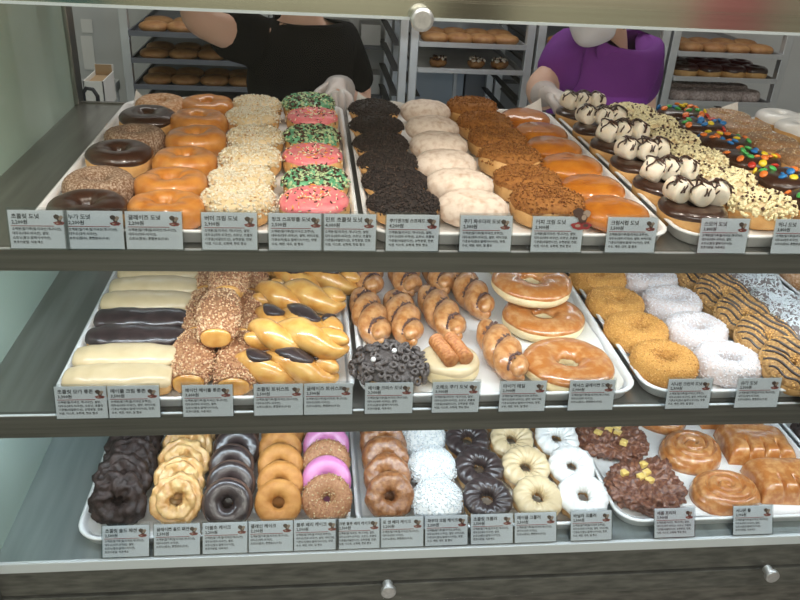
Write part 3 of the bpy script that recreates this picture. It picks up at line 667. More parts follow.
def twist(seed, choc=False):
    L, T, hr, sr = 0.168, 1.25, 0.0150, 0.0225; parts = [('dough', twist_mb(L, T, hr, sr, seed), M['twist'], None)]
    if choc:
        mb = MB(); n = 60
        for p in (0, PI):
            pts = strand(L, T, hr, sr, p + 0.3)
            for i0 in range(4, n - 4):
                pass
            seg = []; cur = []
            for i in range(8, n - 7):
                if math.sin(p + 0.3 + 2 * PI * T * i / n) > 0.25: cur.append(i)
                else:
                    if len(cur) > 3: seg.append(cur)
                    cur = []
            if len(cur) > 3: seg.append(cur)
            for sg in seg:
                rows = []; m_ = len(sg) - 1
                for q_, i in enumerate(sg):
                    c0 = Vector(pts[i]); tg_ = (Vector(pts[i + 1]) - Vector(pts[i - 1])).normalized(); side = tg_.cross(Vector((0, 0, 1))).normalized(); upv = side.cross(tg_)
                    wd = 1.05 * max(0.06, math.sin(PI * q_ / m_)) ** 0.6 * (1 + 0.15 * nz(q_ * 0.5, 1, seed)); rr = rad_fn(sr)(i / n); row = []
                    for j in range(13):
                        ph_ = wd * (-1 + 2 * j / 12); o_ = 0.0042 if 0 < j < 12 and 0 < q_ < m_ else -0.001
                        row.append(c0 + (upv * math.cos(ph_ - 0.25) + side * math.sin(ph_ - 0.25)) * (rr + o_))
                    rows.append(row)
                mb.grid(rows)
        parts.append(('chocolate_stripe', mb, M['choc_cool'], None))
    return proto('chocolate_twist' if choc else 'glazed_twist', parts)
tg = twist(91); tc_ = twist(92, True)
place(tc_, (-0.038, 1.083, zz), 0, -0.15, 0, 'chocolate striped twist under the glazed one at the front, middle shelf', 'twist donut', 'braided twist donuts')
place(tg, (-0.020, 1.115, zz + 0.036), 0, -0.28, 0, 'glazed golden twist lying on top at the front, middle shelf', 'twist donut', 'braided twist donuts')
place(tc_, (-0.022, 1.222, zz), 0, -0.38, 0, 'chocolate striped twist in the middle of its pile, middle shelf', 'twist donut', 'braided twist donuts')
place(tg, (-0.018, 1.300, zz + 0.014), 0, -0.22, 0, 'glazed golden twist behind the chocolate striped ones, middle shelf', 'twist donut', 'braided twist donuts')
place(tc_, (0.012, 1.392, zz + 0.004), 0, -0.1, 0, 'chocolate striped twist at the back right of its tray', 'twist donut', 'braided twist donuts')
place(tg, (-0.035, 1.455, zz), 0, -0.1, 0, 'glazed twist at the very back of its pile, middle shelf', 'twist donut', 'braided twist donuts')
def tiger(seed):
    L, T, hr, sr = 0.170, 1.7, 0.0100, 0.0240; parts = [('dough', twist_mb(L, T, hr, sr, seed, 0.9), M['tiger'], None)]
    r = random.Random(seed); mb = MB()
    # dark cinnamon sugar caught in the grooves between the lobes
    for i in range(1000):
        t = r.uniform(0.10, 0.90); k_ = r.choice((0, 1)); a = 0.9 + 2 * PI * T * t + PI / 2 + PI * k_
        z_ = (hr + sr) * 0.8; top = math.sin(a); rho = math.sqrt(sr * sr - hr * hr) * min(1.0, math.sin(PI * t) ** 0.38)
        if top < 0.1: continue
        gx = r.gauss(0, 0.0040); x = -L / 2 + L * t + gx; y = math.cos(a) * (rho + 0.0018 + abs(gx) * 0.25); z = z_ + top * (rho + 0.0022 + abs(gx) * 0.25)
        s_ = 0.0022 * r.uniform(0.6, 1.4); mb.add([(x + b[0] * s_, y + b[1] * s_, z + b[2] * s_) for b in OCT], OCF)
    parts.append(('cinnamon_seam', mb, M['tiger_line'], 'stuff'))
    return proto('tiger_twist', parts)
tt = [tiger(95), tiger(96)]
for i, (x, y, a, lb) in enumerate(((0.108, 1.262, 1.70, 'leftmost of the long row'), (0.168, 1.258, 1.66, 'second from the left of the long row'), (0.241, 1.275, 1.78, 'third from the left of the long row'), (0.312, 1.355, 1.74, 'fourth from the left, set further back'),
                                   (0.326, 1.140, 1.70, 'nearest the giant rings at the front'), (0.115, 1.440, 1.6, 'rear left behind the long row'), (0.19, 1.445, 1.6, 'rear, second from the left'), (0.262, 1.455, 1.6, 'rear, third from the left'))):
    place(tt[i % 2], (x, y, zz), 0, a, 0, 'cinnamon seamed twist donut, %s' % lb, 'twist donut', 'cinnamon seamed twists')
# cereal ring donut and wafer donut
def cereal_donut():
    S = Bun(0.108, 0.044, 101, 0.03); rg = random.Random(7); root = empty('cereal_donut')
    body(S).build('dough', M['dough'], root); shell(S, 0.1, 0, 0.002, 0.1, 3, 1).build('icing', M['cereal'], root)
    used = []; n = 0
    for _ in range(3000):
        u, v = rg.uniform(0, 6.28), math.asin(rg.uniform(-0.1, 0.995)); p, nn = frame_at(S, u, v, 0.005 + rg.uniform(0, 0.005))
        if any((p - q).length < 0.0088 for q in used): continue
        if nn.z < -0.3: nn = -nn
        used.append(p); mb = MB(); q = nn.to_track_quat('Z', 'Y').to_matrix() @ Euler((rg.uniform(-.7, .7), rg.uniform(-.7, .7), 0)).to_matrix()
        T_ = Ring(0.0150, 0.0048, 0.0058, 1, 0); mb.grid([[T_.f(2 * PI * i / 12, 2 * PI * j / 7) - Vector((0, 0, 0.0024)) for j in range(7)] for i in range(12)], cu=True, cv=True)
        mb.v = [tuple(p + q @ Vector(v_)) for v_ in mb.v]; mb.build('cereal_loop', M['cereal'], root); n += 1
        if n >= 96: break
    for x, y in ((-0.030, -0.022), (0.006, 0.004)):
        mb = MB(); mb.lathe([(0, -0.0035), (0.0035, -0.003), (0.0045, 0), (0.0035, 0.003), (0, 0.0035)], 10, 'z', (x, y, 0.054)); mb.build('marshmallow_bit', M['white_icing'], root)
    return root
c = cereal_donut(); place(c, (0.130, 1.092, zz), 0, 0, 0, 'donut covered in dark chocolate cereal loops', 'donut')
def wafer_donut():
    S = Ring(0.100, 0.006, 0.040, 103, 0.03); root = empty('wafer_donut')
    body(S).build('dough', M['dough_pale'], root); shell(S, 0.2, PI + .1, 0.002, 0.15, 3, 1).build('icing', M['beige_icing'], root)
    for x0 in (-0.013, 0.013):
        mb = MB(); pr = [(0, -0.036)]
        for i in range(91): t = -0.036 + 0.072 * i / 90; pr.append((0.0100 + 0.0032 * abs(math.sin(i * PI / 9)), t))
        pr.append((0, 0.036)); mb.lathe(pr, 18, 'y', (x0, 0, 0.051)); mb.build('wafer_roll', M['wafer'], root)
    return root
c = wafer_donut(); place(c, (0.230, 1.105, zz), 0, 0.25, 0, 'beige iced donut carrying two ridged wafer rolls', 'donut')
def texas(seed):
    S = Ring(0.154, 0.036, 0.036, seed, 0.05); S2_ = shell(S, 0.05, PI + 0.1, 0.0012, 0.08, 3, seed)
    return proto('giant_glazed_donut', [('dough', body(S, 64, 22), M['dough_pale'], None), ('glaze', S2_, M['texas'], None)])
tx = [texas(105), texas(106), texas(107)]
place(tx[0], (0.432, 1.103, zz), 0.0, 0.4, 0, 'giant glazed ring donut lying alone at the front', 'donut', 'giant glazed rings')
place(tx[1], (0.433, 1.266, zz), 0.0, 2.0, 0, 'giant glazed ring donut underneath the stacked one', 'donut', 'giant glazed rings')
place(tx[2], (0.422, 1.330, zz + 0.041), 0.05, 4.0, 0, 'giant glazed ring donut stacked on top behind', 'donut', 'giant glazed rings')
place(tx[0], (0.450, 1.49, zz), 0, 1.0, 0, 'giant glazed ring donut at the back of the stack', 'donut', 'giant glazed rings')
# tray C
def fine_extra(nm, m, n=0):
    def g(S, seed):
        r = random.Random(seed); mb = MB(); scatter(mb, S, 900, 0.0011, r, 'crumb', (-0.9, 4.0), 0.0004, 2); return [(nm, mb, m, 'stuff')]
    return g
def coated(name, m, crumbs, D, hole, h, seed):
    S = Ring(D, hole, h, seed, 0.035); r = random.Random(seed); mb = MB(); scatter(mb, S, 1300, 0.0015, r, 'crumb', (-0.9, 4.0), 0.0003, len(crumbs))
    return proto(name, [('dough', body(S, 56, 24), m, None), ('crumb_coating', mb, crumbs, 'stuff')])
M['crunch_bit'] = mat('crunch_bit', (0.74, 0.42, 0.13), 0.6); M['crunch_bit2'] = mat('crunch_bit2', (0.50, 0.22, 0.05), 0.6)
M['sugar_bit'] = mat('sugar_bit', (0.78, 0.75, 0.76), 0.4)
cr = [coated('crunch_donut', M['crunch'], [M['crunch_bit'], M['crunch_bit2'], M['crunch']], 0.112, 0.026, 0.044, s) for s in (111, 112)]
column(cr, [(x, y, zz) for x, y in ((0.600, 1.100), (0.590, 1.205), (0.588, 1.312), (0.590, 1.420), (0.59, 1.53))], 'orange brown ring donut in fine crunchy crumbs', 'middle shelf', 'crunch coated donuts')
sg = [coated('sugar_donut', M['sugar'], [M['sugar_bit']], 0.112, 0.034, 0.044, s) for s in (113, 114)]
column(sg, [(x, y, zz) for x, y in ((0.712, 1.097), (0.704, 1.203), (0.704, 1.313), (0.700, 1.42), (0.70, 1.53))], 'ring donut rolled in white sugar', 'middle shelf', 'white sugared donuts')
def stripes(seed):
    S = Ring(0.108, 0.012, 0.038, seed, 0.03); r = random.Random(seed); nb = MB(); scatter(nb, S, 420, 0.0019, r, 'crumb', (0.1, 3.0), 0.001, 2)
    mb = MB()
    for k_ in range(7):
        x0 = -0.042 + 0.014 * k_ + r.uniform(-0.002, 0.002); pts = []
        w_ = math.sqrt(max(0.0004, 0.051 ** 2 - x0 * x0))
        for i in range(19):
            y = -w_ + 2 * w_ * i / 18; xx = x0 + 0.003 * math.sin(i * 0.5 + k_); pts.append((xx, y, S.top(xx, y) + 0.0025))
        mb.tube(pts, 0.0023, 6)
    return proto('striped_peanut_donut', [('dough', body(S, 48, 20), M['dough'], None), ('chopped_peanuts', nb, [M['peanut'], M['crunch_bit']], 'stuff'), ('icing', shell(S, 0.1, PI + .1, 0.0012, 0.1, 3, seed), M['peanut'], None), ('chocolate_drizzle', mb, M['choc_cool'], None)])
st = [stripes(115), stripes(116)]
th = math.radians(24)
column(st, [(0.808, 1.072 + 0.086 * i, zz + 0.054 * math.sin(th) - 0.004) for i in range(6)], 'peanut ring donut with chocolate stripes', 'middle shelf', 'striped peanut donuts', tilt=th, spin=0.7)
def coco_extra(S, seed):
    r = random.Random(seed); mb = MB(); scatter(mb, S, 760, 0.0038, r, 'box', (-0.2, 3.2), 0.002, 1, (1.2, 0.22, 0.22), 0.9); return [('coconut_flakes', mb, [M['coconut']], 'stuff')]
M['choc_dull'] = mat('choc_dull', (0.22, 0.18, 0.17), 0.6)
co = [ring_iced('coconut_donut', M['dough'], M['choc_dull'], 0.108, 0.014, 0.040, s, 0.0, coco_extra) for s in (117, 118)]
column(co, [(0.920, 1.095 + 0.105 * i, zz) for i in range(5)], 'ring donut covered in white coconut shreds', 'middle shelf', 'coconut donuts on the middle shelf')
fr_ = ring_plain('plain_ring_donut', M['cinn_sugar'], 0.106, 0.016, 0.042, 119)
column([fr_], [(1.066, 1.34 + 0.11 * i, zz) for i in range(2)], 'pinkish brown sugared ring donut', 'far right tray, middle shelf', 'sugared donuts in the cut off tray')

# -- bottom deck: leaning cake donuts
z3 = S3 + 0.0038
def lean_pts(x, y0, n, th, D, t, dx=0.0, sp_=None):
    s_ = sp_ or t / math.sin(th) * 1.02; out = []
    for i in range(n):
        out.append((x + RNG.uniform(-0.003, 0.003) + dx * i, y0 + s_ * i - (t / 2) * -math.sin(th) * 0, z3 + D / 2 * math.sin(th) - 0.0005))
    return out
th = math.radians(50)
of = [proto('chocolate_old_fashioned_donut', [('dough', body(Ring(0.096, 0.018, 0.034, s, 0.10, rough=0.008, rf=60, groove=0.35), 72, 36), M['old_choc'], None)]) for s in (121, 122, 123)]
column(of, lean_pts(-0.322, 1.080, 6, th, 0.096, 0.036), 'leaning cracked dark chocolate donut', 'bottom deck', 'dark old fashioned donuts', tilt=th, jitter=1.3)
og = [proto('glazed_old_fashioned_donut', [('dough', body(Ring(0.090, 0.020, 0.034, s, 0.08, rough=0.0055, rf=55, groove=0.42), 72, 36), M['old_glazed'], None)]) for s in (124, 125, 126)]
column(og, lean_pts(-0.226, 1.080, 6, th, 0.090, 0.036), 'leaning cracked pale glazed donut', 'bottom deck', 'glazed old fashioned donuts', tilt=th, jitter=1.3)
dc = [proto('double_chocolate_donut', [('dough', body(Ring(0.084, 0.020, 0.034, s, 0.02), 48, 22), M['choc_cake'], None), ('icing', shell(Ring(0.084, 0.020, 0.034, s, 0.02), 0.62, PI + 0.1, 0.0016, 0.05, 3, s), M['choc_cool'], None)]) for s in (127, 128)]
column(dc, lean_pts(-0.137, 1.070, 6, th, 0.084, 0.036), 'leaning smooth double chocolate ring', 'bottom deck', 'double chocolate cake donuts', tilt=th)
pc = [proto('plain_cake_donut', [('dough', body(Ring(0.083, 0.020, 0.035, s, 0.03, rough=0.001, rf=90), 48, 24), M['plain_cake'], None)]) for s in (131, 132)]
column(pc, lean_pts(-0.054, 1.068, 6, th, 0.083, 0.036), 'leaning plain golden cake ring', 'bottom deck', 'plain cake donuts', tilt=th)
vi = [ring_iced('violet_iced_donut', M['plain_cake'], M['violet_icing'], 0.086, 0.020, 0.034, s, 0.1) for s in (133, 134)]
def bn_extra(S, seed):
    r = random.Random(seed); mb = MB(); scatter(mb, S, 480, 0.0015, r, 'crumb', (0.0, 3.1), 0.002, 3); return [('chopped_nuts', mb, [M['nut_brown'], M['nut_pieces2'], M['nut_cream']], 'stuff')]
bn = [ring_iced('nut_topped_cake_donut', M['plain_cake'], M['nut_log'], 0.084, 0.016, 0.033, s, 0.1, bn_extra) for s in (135, 136)]
column([bn[0], vi[0], bn[1], vi[1]], lean_pts(0.031, 1.072, 6, th, 0.086, 0.0365), ['leaning brown nut covered cake donut', 'leaning violet iced cake donut'], 'bottom deck', ['nut covered cake donuts', 'violet iced cake donuts'], tilt=th)
hc = [proto('honey_cake_donut', [('dough', body(Ring(0.088, 0.018, 0.036, s, 0.06, rough=0.003, rf=60), 60, 28), M['honey_cake'], None)]) for s in (137, 138)]
column(hc, lean_pts(0.141, 1.073, 6, th, 0.088, 0.0375), 'leaning dark honey brown cake ring', 'bottom deck', 'honey brown cake donuts', tilt=th)
def cc_extra(S, seed):
    r = random.Random(seed); mb = MB(); scatter(mb, S, 750, 0.0027, r, 'crumb', (0.25, 3.0), 0.003, 1, (1, 0.8, 0.6), 0.9); return [('powdered_coconut', mb, [M['coconut']], 'stuff')]
def coco_cake(seed):
    S = Bun(0.088, 0.040, seed, 0.06, dimple=0.006); r = random.Random(seed); mb = MB(); scatter(mb, S, 800, 0.0024, r, 'crumb', (0.05, 3.0), 0.003, 1, (1, 0.8, 0.6), 0.9)
    return proto('coconut_cake_donut', [('dough', body(S, 48, 20), M['honey_cake'], None), ('icing', shell(S, 0.15, 0, 0.002, 0.15, 3, seed), M['white_icing'], None), ('coconut_flakes', mb, [M['coconut']], 'stuff')])
ck = [coco_cake(s) for s in (141, 142)]
t2 = math.radians(26)
column(ck, [(0.222, 1.058, z3 + 0.0185), (0.225, 1.148, z3 + 0.0185), (0.219, 1.238, z3 + 0.0185), (0.22, 1.333, z3 + 0.0185)], 'round cake donut heaped with white coconut', 'bottom deck', 'coconut cake donuts', tilt=t2)
def cruller(name, icing, seed):
    S = Ring(0.088, 0.024, 0.036, seed, 0.05, flute=0.05, nf=15, tw=3.0)
    return proto(name, [('dough', body(S, 96, 24), M['old_glazed'], None), ('icing', shell(S, 0.12, PI + 0.15, 0.0022, 0.12, 3, seed, 110, 14), icing, None)])
for nm, ic, lk, xs in (('chocolate_cruller', 'choc_cool', 'fluted cruller with dark chocolate icing', (0.307, 0.308, 0.301, 0.30)), ('maple_cruller', 'beige_icing', 'fluted cruller with beige maple icing', (0.398, 0.396, 0.389, 0.39)), ('vanilla_cruller', 'white_icing', 'fluted cruller with white vanilla icing', (0.482, 0.486, 0.480, 0.48))):
    pr = [cruller(nm, M[ic], s) for s in (151, 152)]
    column(pr, [(x + 0.005, 1.060 + 0.084 * i, z3 + 0.0145) for i, x in enumerate(xs)], lk, 'bottom deck', nm.replace('_', ' ') + 's', tilt=math.radians(20))
# tray C: fritters, spiral rolls, notched pastries
def fritter(seed):
    S = Bun(0.134, 0.038, seed, 0.22, ex=1.12, rough=0.012, rf=70, pw=0.5); root = empty('apple_fritter'); rg = random.Random(seed)
    body(S, 170, 70).build('dough', M['fritter'], root)
    for x, y in ((-0.012, 0.004), (0.006, 0.008), (-0.004, -0.010), (0.018, 0.030), (-0.034, 0.026)):
        mb = MB(); mb.add([(x + b[0] * 0.0075 * rg.uniform(.7, 1.2), y + b[1] * 0.0065 * rg.uniform(.7, 1.2), 0.0385 + b[2] * 0.005 * rg.uniform(.8, 1.2)) for b in BX], BF)
        bevel(mb.build('apple_chunk', M['apple'], root), 0.002)
    return root
fr = [fritter(161), fritter(162)]
place(fr[0], (0.626, 1.100, z3), 0.0, 0.4, 0, 'dark knobbly apple fritter, the front one on the bottom deck', 'fritter', 'apple fritters')
place(fr[1], (0.610, 1.245, z3), 0.0, 2.4, 0, 'dark knobbly apple fritter, the rear one on the bottom deck', 'fritter', 'apple fritters')
def roll(seed):
    mb = MB(); rows = []; NR, NA = 44, 72; R_ = 0.068
    def hz(r, a):
        t = r / R_; dome = 0.035 * max(0, 1 - t ** 5) ** 0.5; ph = t * 3.3 - a / (2 * PI); q = ph - math.floor(ph)
        g = math.exp(-((q - 0.5) / 0.13) ** 2); return dome - 0.007 * g * (1 - t ** 6) * (1.0 if t > 0.06 else 0)
    for i in range(NR + 1):
        t = i / NR; r = R_ * (1 - (1 - t) ** 1.25); row = []
        for k_ in range(NA):
            a = 2 * PI * k_ / NA; n_ = 1 + 0.05 * nz(math.cos(a), math.sin(a), seed); row.append((r * n_ * math.cos(a), r * n_ * 0.86 * math.sin(a), max(0.0, hz(r, a) + 0.0015 * nz(r * 60 * math.cos(a), r * 60 * math.sin(a), seed))))
        rows.append(row)
    rows.append([(x * 0.97, y * 0.97, 0) for x, y, z in rows[-1]]); rows.append([(0, 0, 0)] * NA)
    mb.grid(rows, cv=True)
    return proto('cinnamon_roll', [('dough', mb, M['roll'], None)])
rl = [roll(171), roll(172)]
place(rl[0], (0.777, 1.080, z3), 0.0, 0.3, 0, 'glazed spiral cinnamon roll, the front one', 'pastry', 'spiral cinnamon rolls')
place(rl[1], (0.764, 1.204, z3), 0.0, 0.6, 0, 'glazed spiral cinnamon roll, second from the front', 'pastry', 'spiral cinnamon rolls')
place(rl[0], (0.752, 1.34, z3), 0.0, 1.6, 0, 'glazed spiral cinnamon roll, the rearmost', 'pastry', 'spiral cinnamon rolls')
def claw(seed):
    mb = MB(); NX, NY = 64, 44; W_, D_ = 0.136, 0.102; rows = []
    for i in range(NX + 1):
        row = []
        for j in range(NY + 1):
            x = -1 + 2 * i / NX; y = -1 + 2 * j / NY
            ex = max(0, 1 - abs(x) ** 7) ** 0.4; ey = max(0, 1 - abs(y) ** 7) ** 0.4; z = 0.042 * ex * ey
            if y < -0.15:
                for c0 in (-0.42, 0.02, 0.46): z -= 0.020 * ex * math.exp(-((x - c0) / 0.035) ** 2) * min(1, (-0.15 - y) * 3) * ey
            px_, py_ = x * W_ / 2, y * D_ / 2
            z += 0.003 * nz(px_ * 30, py_ * 30, seed) * ex * ey
            row.append((px_ + 0.003 * nz(y * 2, 0, seed), py_ * (1 - 0.05 * abs(x)), max(z, 0)))
        rows.append(row)
    mb.grid(rows); k_ = len(mb.v)
    return proto('notched_pastry', [('dough', mb, M['roll'], None)])
cl = [claw(175), claw(176)]
place(cl[0], (0.912, 1.104, z3), 0.0, -0.05, 0, 'rectangular glazed pastry with notched edge, the front one', 'pastry', 'notched pastries')
place(cl[1], (0.906, 1.214, z3), 0.0, -0.12, 0, 'rectangular glazed pastry with notched edge, second from the front', 'pastry', 'notched pastries')
place(cl[0], (0.90, 1.335, z3), 0.0, -0.05, 0, 'rectangular glazed pastry with notched edge, the rearmost', 'pastry', 'notched pastries')
place(of[0], (1.060, 1.25, z3), 0.0, 0.3, 0, 'dark donut at the edge of the cut off tray, bottom deck', 'donut')

# ------------------------------------------------------------------ price cards in clear acrylic stands
CAP = {}
def text_mesh(body_, size, bold=0.0, spacing=1.0, line=1.0):
    key = (body_, size, bold)
    if key in CAP: return CAP[key]
    c_ = bpy.data.curves.new('lettering', 'FONT'); c_.body = body_; c_.size = size; c_.offset = bold; c_.resolution_u = 1; c_.space_line = line; c_.space_character = spacing
    c_.align_x = 'LEFT'; c_.align_y = 'TOP_BASELINE'; c_.fill_mode = 'FRONT'
    o = bpy.data.objects.new('lettering_source', c_); COL.objects.link(o); bpy.context.view_layer.update()
    me = bpy.data.meshes.new_from_object(o.evaluated_get(bpy.context.evaluated_depsgraph_get())); me.name = 'lettering'
    bpy.data.objects.remove(o); CAP[key] = me; return me
BODY = ['소맥분(밀가루(밀:미국산,캐나다산),\n대두유(대두:외국산), 설탕,\n쇼트닝(팜유:말레이시아산),\n코코아분말, 식용색소',
        '소맥분(밀가루(밀:미국산,캐나다산),\n대두유(대두:외국산),\n쇼트닝(팜유), 혼합분유(우유)',
        '소맥분(밀가루(밀:미국산,호주산),\n대두유(대두:외국산), 설탕, 버터크림,\n가공유지(팜유:말레이시아산), 땅콩,\n우유, 계란, 대두, 밀 함유',
        '소맥분(밀:미국산, 캐나다산), 설탕,\n대두유(대두:외국산), 쇼트닝, 초콜릿\n가공품(네덜란드산), 유청분말, 전분,\n식염, 이스트, 유화제, 향료 함유']
CW, CH = 0.073, 0.052
def emblem_mb(parent, s=1.0, x0=0.0, z0=0.0):
    def disc(mb, cx, cz, rx, rz, y, n=18, mi=0, wob=0.0):
        v = [(cx + rx * (1 + wob * math.sin(5 * a_)) * math.cos(a_), y, cz + rz * (1 + wob * math.cos(7 * a_)) * math.sin(a_)) for a_ in [2 * PI * k_ / n for k_ in range(n)]]
        mb.add(v, [tuple(range(n))], mi)
    mb = MB(); y = -0.0006
    disc(mb, x0 - 0.0030 * s, z0 + 0.0042 * s, 0.0036 * s, 0.0032 * s, y, mi=0, wob=.1)
    disc(mb, x0 + 0.0026 * s, z0 + 0.0036 * s, 0.0026 * s, 0.0024 * s, y, mi=2, wob=.12)
    disc(mb, x0 + 0.0002 * s, z0 + 0.0002 * s, 0.0030 * s, 0.0034 * s, y - 0.0001, mi=0, wob=.15)
    disc(mb, x0 + 0.0010 * s, z0 + 0.0012 * s, 0.0016 * s, 0.0018 * s, y - 0.0002, mi=2)
    disc(mb, x0 - 0.0002 * s, z0 - 0.0042 * s, 0.0068 * s, 0.0026 * s, y - 0.0001, n=24, mi=1, wob=.10)
    disc(mb, x0 - 0.0026 * s, z0 - 0.0042 * s, 0.0018 * s, 0.0010 * s, y - 0.0003, mi=2)
    disc(mb, x0 + 0.0026 * s, z0 - 0.0040 * s, 0.0018 * s, 0.0010 * s, y - 0.0003, mi=0)
    return mb.build('emblem', [M['brown_ink'], M['red_ink'], M['tan_ink']], parent, smooth=False, recalc=False)
def price_card(x, z, title, price, bi, label, tall=False, tilt=None, yaw=0.0, group='price cards', y=0.9935):
    r = empty('price_card', (x, y, z + 0.0036), (math.radians(-27 if z < 0.7 else -10), 0, yaw)); tag(r, label, 'price card', group)
    # clear L shaped stand
    mb = MB(); mb.box(-CW / 2 - 0.0016, CW / 2 + 0.0016, 0.0009, 0.0021, 0.0, CH + 0.0035); mb.box(-CW / 2 - 0.0016, CW / 2 + 0.0016, -0.0016, -0.0008, 0.0, CH + 0.0015)
    
    e_ = math.radians(27 if z < 0.7 else 10); k0 = len(mb.v); mb.box(-CW / 2 - 0.0016, CW / 2 + 0.0016, 0.0009, 0.027, -0.0012, 0.0)
    for i_ in range(k0, len(mb.v)): v_ = mb.v[i_]; mb.v[i_] = (v_[0], v_[1] * math.cos(e_), v_[2] + v_[1] * math.sin(e_))
    mb.build('acrylic_stand', M['acrylic'], r, smooth=False)
    mb = MB(); mb.box(-CW / 2, CW / 2, 0.0, 0.0006, 0.001, CH); c_ = mb.build('card', M['card'], r, smooth=False)
    def put(me, nm, x_, z_, m):
        o = bpy.data.objects.new(nm, me); COL.objects.link(o); o.parent = c_; o.location = (x_, -0.0004, z_); o.rotation_euler = (PI / 2, 0, 0)
        if not me.materials: me.materials.append(m)
        return o
    n = len(title); sz = 0.0072 if n <= 9 else 0.0066 if n <= 11 else 0.0058
    put(text_mesh(title, sz, 0.00018), 'title_lettering', -CW / 2 + 0.004, CH - 0.0105, M['ink'])
    put(text_mesh(price, 0.0064, 0.00018), 'price_lettering', -CW / 2 + 0.004, CH - 0.0178, M['ink'])
    put(text_mesh(BODY[bi % 4], 0.0043, 0.00010, 1.0, 1.38), 'body_lettering', -CW / 2 + 0.0035, CH - 0.0262, M['ink_grey'])
    mb = MB(); mb.box(-CW / 2 + 0.003, CW / 2 - 0.0165, -0.0006, -0.0001, CH - 0.0212, CH - 0.0204); mb.build('red_rule', M['red_ink'], c_, smooth=False)
    if tall:
        e = emblem_mb(c_, 2.2, CW / 2 - 0.003, CH - 0.003)
        e.location = (0, -0.0018, 0)
    else: emblem_mb(c_, 1.0, CW / 2 - 0.0095, CH - 0.0125)
    return r
ON = ['first', 'second', 'third', 'fourth', 'fifth', 'sixth', 'seventh', 'eighth', 'ninth', 'tenth', 'eleventh', 'twelfth', 'thirteenth']
cards = [
 (S1, 251, 'top shelf', [(40, '초콜릿 도넛', '2,200원', 0), (96, '누가 도넛', '2,200원', 1), (155, '글레이즈 도넛', '2,200원', 1), (230, '버터 크림 도넛', '2,900원', 3), (296, '핑크 스프링클 도넛', '2,500원', 2), (349, '민트 초콜릿 도넛', '4,000원', 3),
   (412, '쿠키앤크림 스프레드 도넛', '4,200원', 3), (485, '쿠키 파우더리 도넛', '2,300원', 2), (556, '커피 크림 도넛', '2,900원', 3), (630, '크림시럽 도넛', '3,500원', 2), (722, '스모어 도넛', '3,800원', 0), (795, '허니 도넛', '3,800원', 1)]),
 (S2, 419, 'middle shelf', [(84, '초콜릿 모카 롱존', '3,300원', 3), (136, '메이플 크림 롱존', '3,500원', 2), (209, '메이컨 메이플 롱존', '3,600원', 0), (279, '초콜릿 트위스트', '2,500원', 1), (328, '글레이즈 트위스트', '2,500원', 1),
   (388, '메이플 크리스 도넛', '3,300원', 0), (454, '오레오 쿠키 도넛', '3,900원', 3), (520, '타이거 테일', '2,900원', 2), (588, '텍사스 글레이즈 도넛', '5,900원', 1), (684, '시나몬 크런치 도넛', '2,300원', 2), (752, '슈가 도넛', '2,300원', 1), (818, '피넛 도넛', '2,900원', 1)]),
 (S3, 549, 'bottom deck', [(127, '초콜릿 올드 패션', '2,500원', 0), (178, '글레이즈 올드 패션', '2,500원', 1), (226, '더블초 케이크', '2,200원', 0), (271, '플레인 케이크', '2,200원', 1), (316, '블루 베리 케이크', '2,500원', 2), (358, '크랜 블루 베리 케이크', '2,500원', 3),
   (401, '포 앤 베리 케이크', '2,200원', 1), (445, '파우더 크림 케이크', '2,200원', 2), (490, '초콜릿 크룰러', '2,500원', 0), (533, '메이플 크룰러', '2,500원', 1), (588, '바닐라 크룰러', '2,500원', 2), (670, '애플 프리터', '3,900원', 3), (747, '시나몬 롤', '2,900원', 0)])]
for z, py, wh, L in cards:
    for i, (px, t, p, b) in enumerate(L):
        pyy = py - (px - 100) * (0.020 if z == S3 else 0.010 if z == S2 else -0.004)
        q = aty(px, pyy, 0.99)
        price_card(q.x, z, t, p, b, y={S1: 0.993, S2: 0.986, S3: 0.977}[z], label='white price card, %s from the left along the %s' % (ON[i], wh), tall=(z == S1 and px == 556), group='price cards on the ' + wh)

# ------------------------------------------------------------------ kitchen: baker's racks with trays
def rack(x0, x1, label, zs=()):
    r = empty('baker_rack', ((x0 + x1) / 2, 3.0, 0)); tag(r, label, 'rack', "baker's racks in the kitchen"); hw = (x1 - x0) / 2
    for sx in (-1, 1):
        for yy in (-0.25, 0.31):
            mb = MB(); xx = sx * (hw - 0.014); mb.box(xx - 0.014, xx + 0.014, yy - 0.014, yy + 0.014, 0.08, 1.75); bevel(mb.build('post', M['alu'], r, smooth=False), 0.002)
        mb = MB()
        for k_ in range(17):
            zz_ = 0.28 + 0.085 * k_; xx = sx * (hw - 0.034); mb.box(xx - 0.012, xx + 0.012, -0.25, 0.31, zz_ - 0.003, zz_)
        mb.build('runners', M['dark'], r, smooth=False)
        for yy in (-0.25, 0.31):
            mb = MB(); mb.lathe([(0, -0.012), (0.035, -0.012), (0.04, -0.006), (0.04, 0.006), (0.035, 0.012), (0, 0.012)], 18, 'x', (sx * (hw - 0.014), yy, 0.04)); mb.build('caster', M['dark'], r)
    mb = MB(); mb.box(-hw, hw, -0.264, 0.324, 1.75, 1.78); mb.build('top_frame', M['alu'], r, smooth=False)
    return r
RZ = [0.28 + 0.085 * k_ for k_ in range(17)]
RK = [(-0.61, -0.135), (-0.125, 0.33), (0.338, 0.765), (0.775, 1.245), (1.255, 1.70)]
RL = ['aluminium rack at the far left of the kitchen', 'aluminium rack hidden behind the person in black', 'aluminium rack between the two workers', 'aluminium rack behind the person in purple', 'aluminium rack at the right of the kitchen']
for (a, b), l in zip(RK, RL): rack(a, b, l)
M['tray_dark'] = mat('tray_dark', (0.16, 0.17, 0.20), 0.45, metal=0.5)
M['tray_lite'] = mat('tray_lite', (0.52, 0.53, 0.54), 0.4, metal=0.4)
